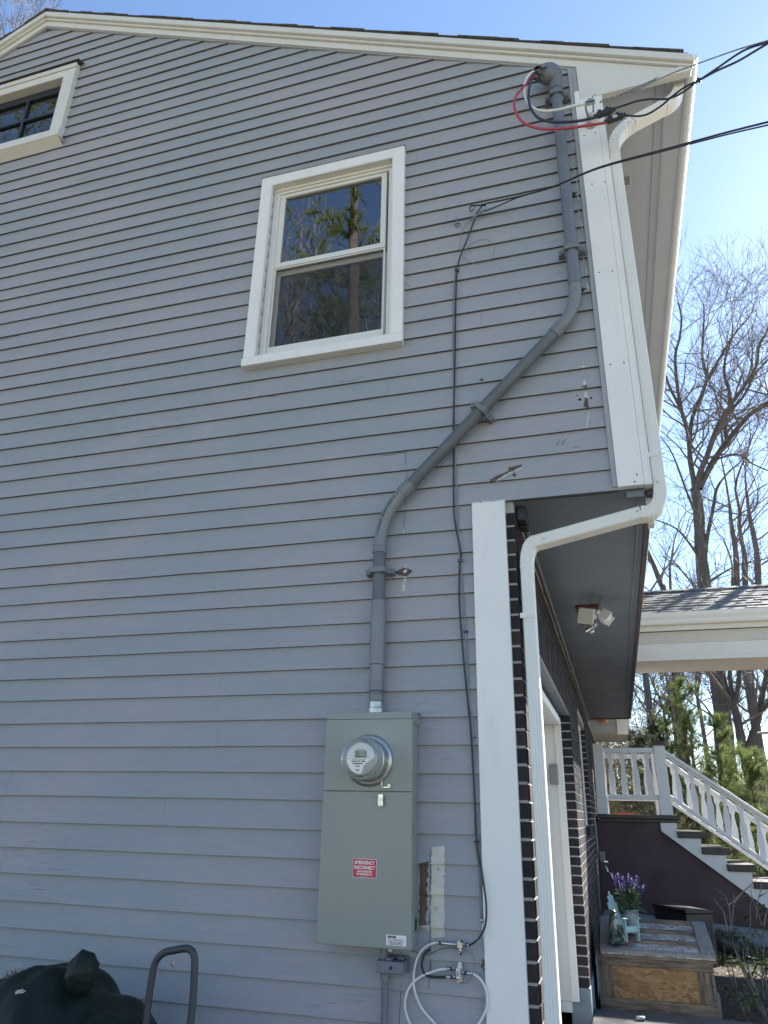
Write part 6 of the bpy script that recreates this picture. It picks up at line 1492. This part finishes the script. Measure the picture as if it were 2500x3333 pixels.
# tree tops behind the left end of the roof
T=Tree(15,.010); Yl=16
for px in ([(60,420),(40,240),(20,150),(5,60),(-20,-40)],[(40,240),(60,150),(52,80),(70,20),(75,-40)],[(60,320),(70,200),(45,100),(38,40)],[(150,160),(125,90),(112,40),(100,-10)],[(140,120),(135,70),(150,40)],[(20,150),(60,95),(85,45)]):
    q=T.path([W(a,b,Yl) for a,b in px],.045,.015,5,3); T.side(q,.03,.012,2,.9,3,a=.1); T.grow(q[-1],(q[-1]-q[-2]).normalized(),.9,.012,3)
pB_=W(60,420,Yl); T.path([Vector((pB_.x-.6,Yl,.1)),Vector((pB_.x-.3,Yl,5)),pB_],.25,.06,8,4)
T.build('bare_tree',(pB_.x-.6,Yl,.1),'bare tree whose twigs show above the left slope of the roof','tree')
T=Tree(19,.008); T.path([Vector((6.35,17,.1)),Vector((6.4,17.1,4)),Vector((6.3,17,8)),Vector((6.45,17,11))],.24,.13,12)
for k_ in range(5): T.grow(Vector((6.42,17,8.5+.6*k_)),Vector((T.r.gauss(0,.5),T.r.gauss(0,.5),1)).normalized(),2.2,.09,4)
T.build('bare_tree',(6.35,17,.1),'bare tree just beyond the right edge whose trunk shades the portico roof','tree')
# --- generic forms for the wood behind; copies of a few trees
def generic(seed,h,r,lv=5):
    T=Tree(seed,.012); P=[Vector((0,0,0)),Vector((.05,.02,h*.18)),Vector((-.08,.05,h*.38)),Vector((.06,-.04,h*.55))]
    q=T.path(P,r,r*.55,8,4); T.side(q,r,r*.55,3,h*.16,lv-2,a=.45); 
    for k in range(3): T.grow(q[-1],Vector((T.r.gauss(0,.4),T.r.gauss(0,.4),1)).normalized(),h*.17,r*.5,lv)
    return T
far_l=['far bare tree standing in the wood behind the stairs']
protos=[]
rg=random.Random(33)
spots=[]
for k in range(13):
    Y=rg.uniform(34,75); ang=rg.uniform(-14,16) if k<26 else rg.uniform(-5,8)
    base_dir=ray(2030+ (k*41)%620-40,2600); t=(Y-CAM.y)/base_dir.y; X_=CAM.x+base_dir.x*t
    spots.append((X_,Y))
gl_='bare trees of the far wood'
for k,(x_,y_) in enumerate(spots):
    if k<4:
        T=generic(50+k,rg.uniform(11,15),.17,5 if k<2 else 4); o=T.build('bare_tree',(0,0,0),'bare tree in the far wood behind the stairs and portico','tree',gl_,M_bark,M_twig if k!=2 else M_twigr); protos.append(o)
    else: o=copy_tree(protos[k%4])
    o.location=(x_,y_,gz(x_,y_)-.1); o.rotation_euler=(0,0,rg.uniform(0,6.28)); sc=rg.uniform(.85,1.25); o.scale=(sc,sc,sc)
ords=['leftmost','second from the left','third from the left','fourth from the left','fifth from the left','sixth from the left','seventh','sixth from the right','fifth from the right','fourth from the right','third from the right','second from the right','rightmost']
fars=[o_ for o_ in bpy.data.objects if o_.get('group')==gl_]
fars.sort(key=lambda o_: (o_.location.x)/(o_.location.y-CAM.y))
for o_,w_ in zip(fars,ords): o_['label']='far bare tree in the wood beyond the stairs, '+w_+' of them'
# --- trees behind the viewer (they show mirrored in the windows)
mir=[]
for k,(x_,y_,h) in enumerate(((-6.8,-11.8,17),(-11.0,-5.4,19),(-7.0,-14,19))):
    if k<2:
        T=generic(80+k,h,.22,5); o=T.build('bare_tree',(0,0,0),'x','tree',None,M_bark2,M_shstem); mir.append(o)
    else: o=copy_tree(mir[k%2])
    o['label']=('bare tree mirrored in the upper pane of the large window','bare tree mirrored in the small attic window','bare tree standing behind the other two mirrored in the windows')[k]
    o.location=(x_,y_,.1); o.rotation_euler=(0,0,k*1.3)
# pines
def needles(mb,p,d,rg,n=9,L=.11,wd=.0035,ang=.9):
    for k in range(n):
        a=Vector((rg.gauss(0,1),rg.gauss(0,1),rg.gauss(0,1))); dd=(d.normalized()+a*ang*.55).normalized(); s=dd.cross(Vector((rg.gauss(0,1),rg.gauss(0,1),rg.gauss(0,1)))).normalized()*wd
        q=p+dd*L*rg.uniform(.7,1.1); mb.add([p-s,p+s,q],[(0,1,2)])
def pine(seed,h,rad,name,label,loc,nt,group=None,needle=M_needle,start=.06,L=.125,wd=.0028,n=9,dens=1.0):
    rg=random.Random(seed); T=thing(name,(0,0,0),label,'tree',group); tr=Tree(seed,.006); q=tr.path([Vector((0,0,0)),Vector((rad*.03,0,h*.4)),Vector((0,rad*.02,h*.8)),Vector((0,0,h))],.035*h/3,.006,7,3)
    nb_=MB(); lim=MB(); z=h*start
    while z<h*.98:
        t=(z/h); rr=rad*(1-t)**.55*rg.uniform(.55,1.25)+.08
        for k in range(rg.randint(3,5)):
            a=rg.uniform(0,6.283); d=Vector((math.cos(a),math.sin(a),.35+.5*t)).normalized(); L_b=rr*rg.uniform(.7,1.15); P=[Vector((0,0,z))]
            for j in range(4): d=(d+Vector((rg.gauss(0,.12),rg.gauss(0,.12),.07))).normalized(); P.append(P[-1]+d*L_b/4)
            tr.limb(tr.t,P,.010*h/4*(1-t)+.004,.003,4)
            for j in range(1,5):
                for m_ in range(int(rg.choice((2,3,3,4))*dens)):
                    p=P[j-1].lerp(P[j],rg.random()); sd_=Vector((rg.gauss(0,1),rg.gauss(0,1),rg.gauss(0,.5))).normalized(); e=p+(d*.6+sd_*.8).normalized()*L_b*rg.uniform(.12,.30); tr.limb(tr.t,[p,e],.004,.002,3)
                    for f in (.45,.75,1.0): needles(nb_,p.lerp(e,f),(e-p).normalized()+Vector((0,0,.25)),rg,n,L,wd)
            needles(nb_,P[-1],d,rg,n+3,L,wd)
        z+=h*rg.uniform(.045,.085)
    for k in range(8): needles(nb_,Vector((0,0,h*(1-.012*k))),Vector((0,0,1)),rg,n,L,wd)
    tr.t.build('trunk',M_bark,T); nb_.build('needles',needle,T); T.location=loc; return T
def at(px,Y): q=W(px,2650,Y); return (q.x,Y,.1)
pg='young white pines behind the stairs'
pine(101,3.9,1.05,'pine_tree','tall feathery young pine rising left of the oak trunk behind the stair rail',at(2262,12.2),0,pg,dens=1.1)
pine(102,3.2,.95,'pine_tree','sunlit young pine filling the gap right of the oak trunk behind the handrail',at(2370,11.6),0,pg,dens=1.2)
pine(103,2.5,.85,'pine_tree','lower young pine at the right end of the handrail',at(2462,11.3),0,pg,dens=1.1)
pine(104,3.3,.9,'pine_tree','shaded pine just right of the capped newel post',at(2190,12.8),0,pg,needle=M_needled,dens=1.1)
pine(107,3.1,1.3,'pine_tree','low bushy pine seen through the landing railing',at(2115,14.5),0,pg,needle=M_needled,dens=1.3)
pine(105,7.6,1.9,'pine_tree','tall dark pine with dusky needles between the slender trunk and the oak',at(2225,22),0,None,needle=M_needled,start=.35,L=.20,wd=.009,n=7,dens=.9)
pm_=pine(106,20,3.3,'pine_tree','pine mirrored in both panes of the large window',(-4.6,-9.0,.1),0,None,needle=M_needle,start=.25,L=.22,wd=.007,n=14,dens=1.3)
o=copy_tree(pm_); o['label']='pine mirrored in the small attic window'; o.location=(-12.9,-7.4,.1); o.scale=(1,1,1.08); o.rotation_euler=(0,0,2)
# undergrowth at the edge of the wood: uncountable brush
br=MB(); rg=random.Random(61)
for k in range(11000):
    Y=rg.uniform(18,42); d0=ray(rg.uniform(1960,2640),2600); t=(Y-CAM.y)/d0.y; x_=d0.x*t
    hgt=rg.uniform(.3,2.2)*rg.choice((.5,.8,1,1.7))*(.6+Y/45); p=Vector((x_,Y,gz(x_,Y)+rg.uniform(0,.5)*hgt)); d=Vector((rg.gauss(0,.5),rg.gauss(0,.3),1)).normalized(); e=p+d*hgt*.6; s=Vector((1,rg.gauss(0,.5),0)).normalized()*.008
    br.add([p-s,p+s,e],[(0,1,2)])
    for j in range(3):
        q=p.lerp(e,rg.random()); a=Vector((rg.gauss(0,1),rg.gauss(0,1),rg.gauss(0,1))).normalized(); b=a.cross(Vector((.2,.3,1))).normalized()
        br.add([q,q+a*.06+b*.025,q+a*.11,q+a*.06-b*.025],[(0,1,2,3)])
for k in range(6500):
    Y=rg.uniform(15,26); d0=ray(rg.uniform(1860,2190),2600); t=(Y-CAM.y)/d0.y; x_=d0.x*t
    p=Vector((x_,Y,rg.uniform(.2,1)**1.3*3.6)); d=Vector((rg.gauss(0,.6),rg.gauss(0,.4),1)).normalized(); e=p+d*rg.uniform(.3,.9); s_=Vector((1,rg.gauss(0,.5),0)).normalized()*.006
    br.add([p-s_,p+s_,e],[(0,1,2)])
    for j in range(2):
        q=p.lerp(e,rg.random()); a=Vector((rg.gauss(0,1),rg.gauss(0,1),rg.gauss(0,1))).normalized(); b=a.cross(Vector((.2,.3,1))).normalized()
        br.add([q,q+a*.05+b*.022,q+a*.09,q+a*.05-b*.022],[(0,1,2,3)])
tag(br.build('brush',M_brush,origin=(8,24,0)),'tangled brush along the edge of the far wood','brush',kind='stuff')
# far wall of trunks closing the horizon: hillside
hb=MB(); rh=random.Random(70); n=80
for j in range(6):
    for i in range(n+1):
        a=-1.2+2.4*i/n; Rr_=70+j*14; hb.v.append((math.sin(a)*Rr_,math.cos(a)*Rr_,.3+j*1.1*(1 if j else 0)+rh.uniform(0,.5)*j))
for j in range(5):
    for i in range(n): a=j*(n+1)+i; hb.f.append((a,a+1,a+n+2,a+n+1))
tag(hb.build('hills',M_ground,smooth=True),None,None,kind='structure')
# bare shrub with leathery leaves right of the wooden box
sh_=thing('shrub',(.98,4.9,.1),'leggy shrub with bare pale stems and drooping leathery leaves right of the box','shrub')
sb=MB(); lf=MB(); rg=random.Random(77)
def k5(x,y): return (2100+x/4.147,2850+y/4.147)
stems=[([(1330,1640),(1180,1440),(1110,1240),(1080,1100),(1060,950)],4.6),([(1450,1560),(1300,1240),(1200,960),(1160,700),(1130,420),(1080,260)],4.7),([(1500,1560),(1290,1180),(1185,900),(1175,640),(1195,400),(1195,230)],4.9),([(1195,370),(1270,270),(1400,150),(1500,60)],4.9),([(1660,2000),(1560,1700),(1440,1380),(1340,1160),(1320,1000)],4.3),([(1120,800),(1060,500),(990,400),(925,300)],5.0),([(1520,1700),(1420,1400),(1290,1160),(1240,980)],4.5),([(1640,1880),(1580,1400),(1600,900),(1560,620),(1450,310),(1430,200)],5.2),([(1590,800),(1620,560),(1660,450)],5.2),([(1600,1320),(1500,1000),(1440,820),(1560,780)],5.0),([(1400,1300),(1380,900),(1420,650),(1420,400),(1460,310)],5.3),([(1270,1640),(1180,1260),(1150,1060)],4.4),([(1500,600),(1510,400),(1560,200),(1570,60)],5.4),([(1540,280),(1660,220)],5.4),([(1450,310),(1370,265),(1290,300)],5.2),([(1120,400),(1150,380),(1180,350)],5.0)]
for px,Y in stems:
    P=smoothpath([W(*k5(a,b),Y+.05*i) for i,(a,b) in enumerate(px)],4)
    if px[0][1]>1200: P=[Vector((P[0].x+.02,P[0].y-.03,.1))]+P
    sb.tube(P,[max(.0022,.0062*(1-i/len(P))+.002) for i in range(len(P))],6)
    for i in range(len(P)//2,len(P)):
        if rg.random()<.35: d=Vector((rg.gauss(0,1),rg.gauss(0,1),rg.uniform(-.2,.8))).normalized(); q=P[i]+d*rg.uniform(.04,.10); sb.tube([P[i],q],[.0018,.001],4)
def rleafs(c,n,L=.085):
    for k in range(n):
        a=rg.uniform(0,6.283); d=Vector((math.cos(a),math.sin(a),rg.uniform(-.6,.25))); leaf(lf,c+Vector((rg.gauss(0,.015),rg.gauss(0,.015),rg.gauss(0,.012))),d,L*rg.uniform(.6,1.1),.013,.8)
for x,y,Y,n in ((1190,740,4.8,12),(1250,800,4.8,10),(1150,760,4.8,8),(1040,790,4.7,7),(1290,830,4.9,9),(1400,540,5.2,9),(1400,880,4.9,8),(1460,740,5.0,6),(1540,700,5.0,7),(1570,1050,4.7,12),(1500,1080,4.6,8),(1520,1180,4.6,8),(1330,900,4.8,7),(1380,1110,4.6,7),(1590,420,5.3,6),(1640,540,5.3,5),(1170,1560,4.3,9),(1250,1500,4.3,7),(1380,1680,4.1,10),(1300,1620,4.2,8),(1560,1480,4.4,10),(1620,1250,4.6,9),(1450,1300,4.5,8),(1470,1620,4.2,9),(1590,1640,4.2,8)):
    rleafs(W(*k5(x,y),Y),n)
sb.build('stems',M_shstem,sh_,smooth=True); lf.build('leaves',M_rhodo,sh_)
# leaf litter
lt=MB(); rg=random.Random(88)
for k in range(9000):
    x_=rg.uniform(.2,4.5); y_=rg.uniform(3.75,11.5)
    if y_>8.2 and x_<2.5: continue
    p=Vector((x_,y_,.104+rg.uniform(0,.02))); a=rg.uniform(0,6.28); d=Vector((math.cos(a),math.sin(a),rg.uniform(-.2,.6))).normalized(); s=Vector((-d.y,d.x,rg.uniform(-.5,.5))).normalized(); L=rg.uniform(.02,.05)
    lt.add([p,p+d*L*.5+s*L*.3,p+d*L,p+d*L*.5-s*L*.3],[(0,1,2,3)])
tag(lt.build('leaf_litter',M_litter,origin=(2,6,.1)),'brown fallen leaves covering the ground right of the wooden box','leaf litter',kind='stuff')
gr=MB()
for k in range(2500):
    x_=rg.uniform(.9,3.5); y_=rg.gauss(7.2,.5); p=Vector((x_,y_,.1)); d=Vector((rg.gauss(0,.3),rg.gauss(0,.3),1)); s=Vector((.003,0,0)); gr.add([p-s,p+s,p+d*rg.uniform(.03,.08)],[(0,1,2)])
M_grass=leafmat('grass',(.05,.10,.02),(.10,.16,.04),.3)
tag(gr.build('grass',M_grass,origin=(2,7,.1)),'thin green grass by the foot of the maroon wall','grass',kind='stuff')
# lawn beyond
print('OBJECTS',len(bpy.data.objects))
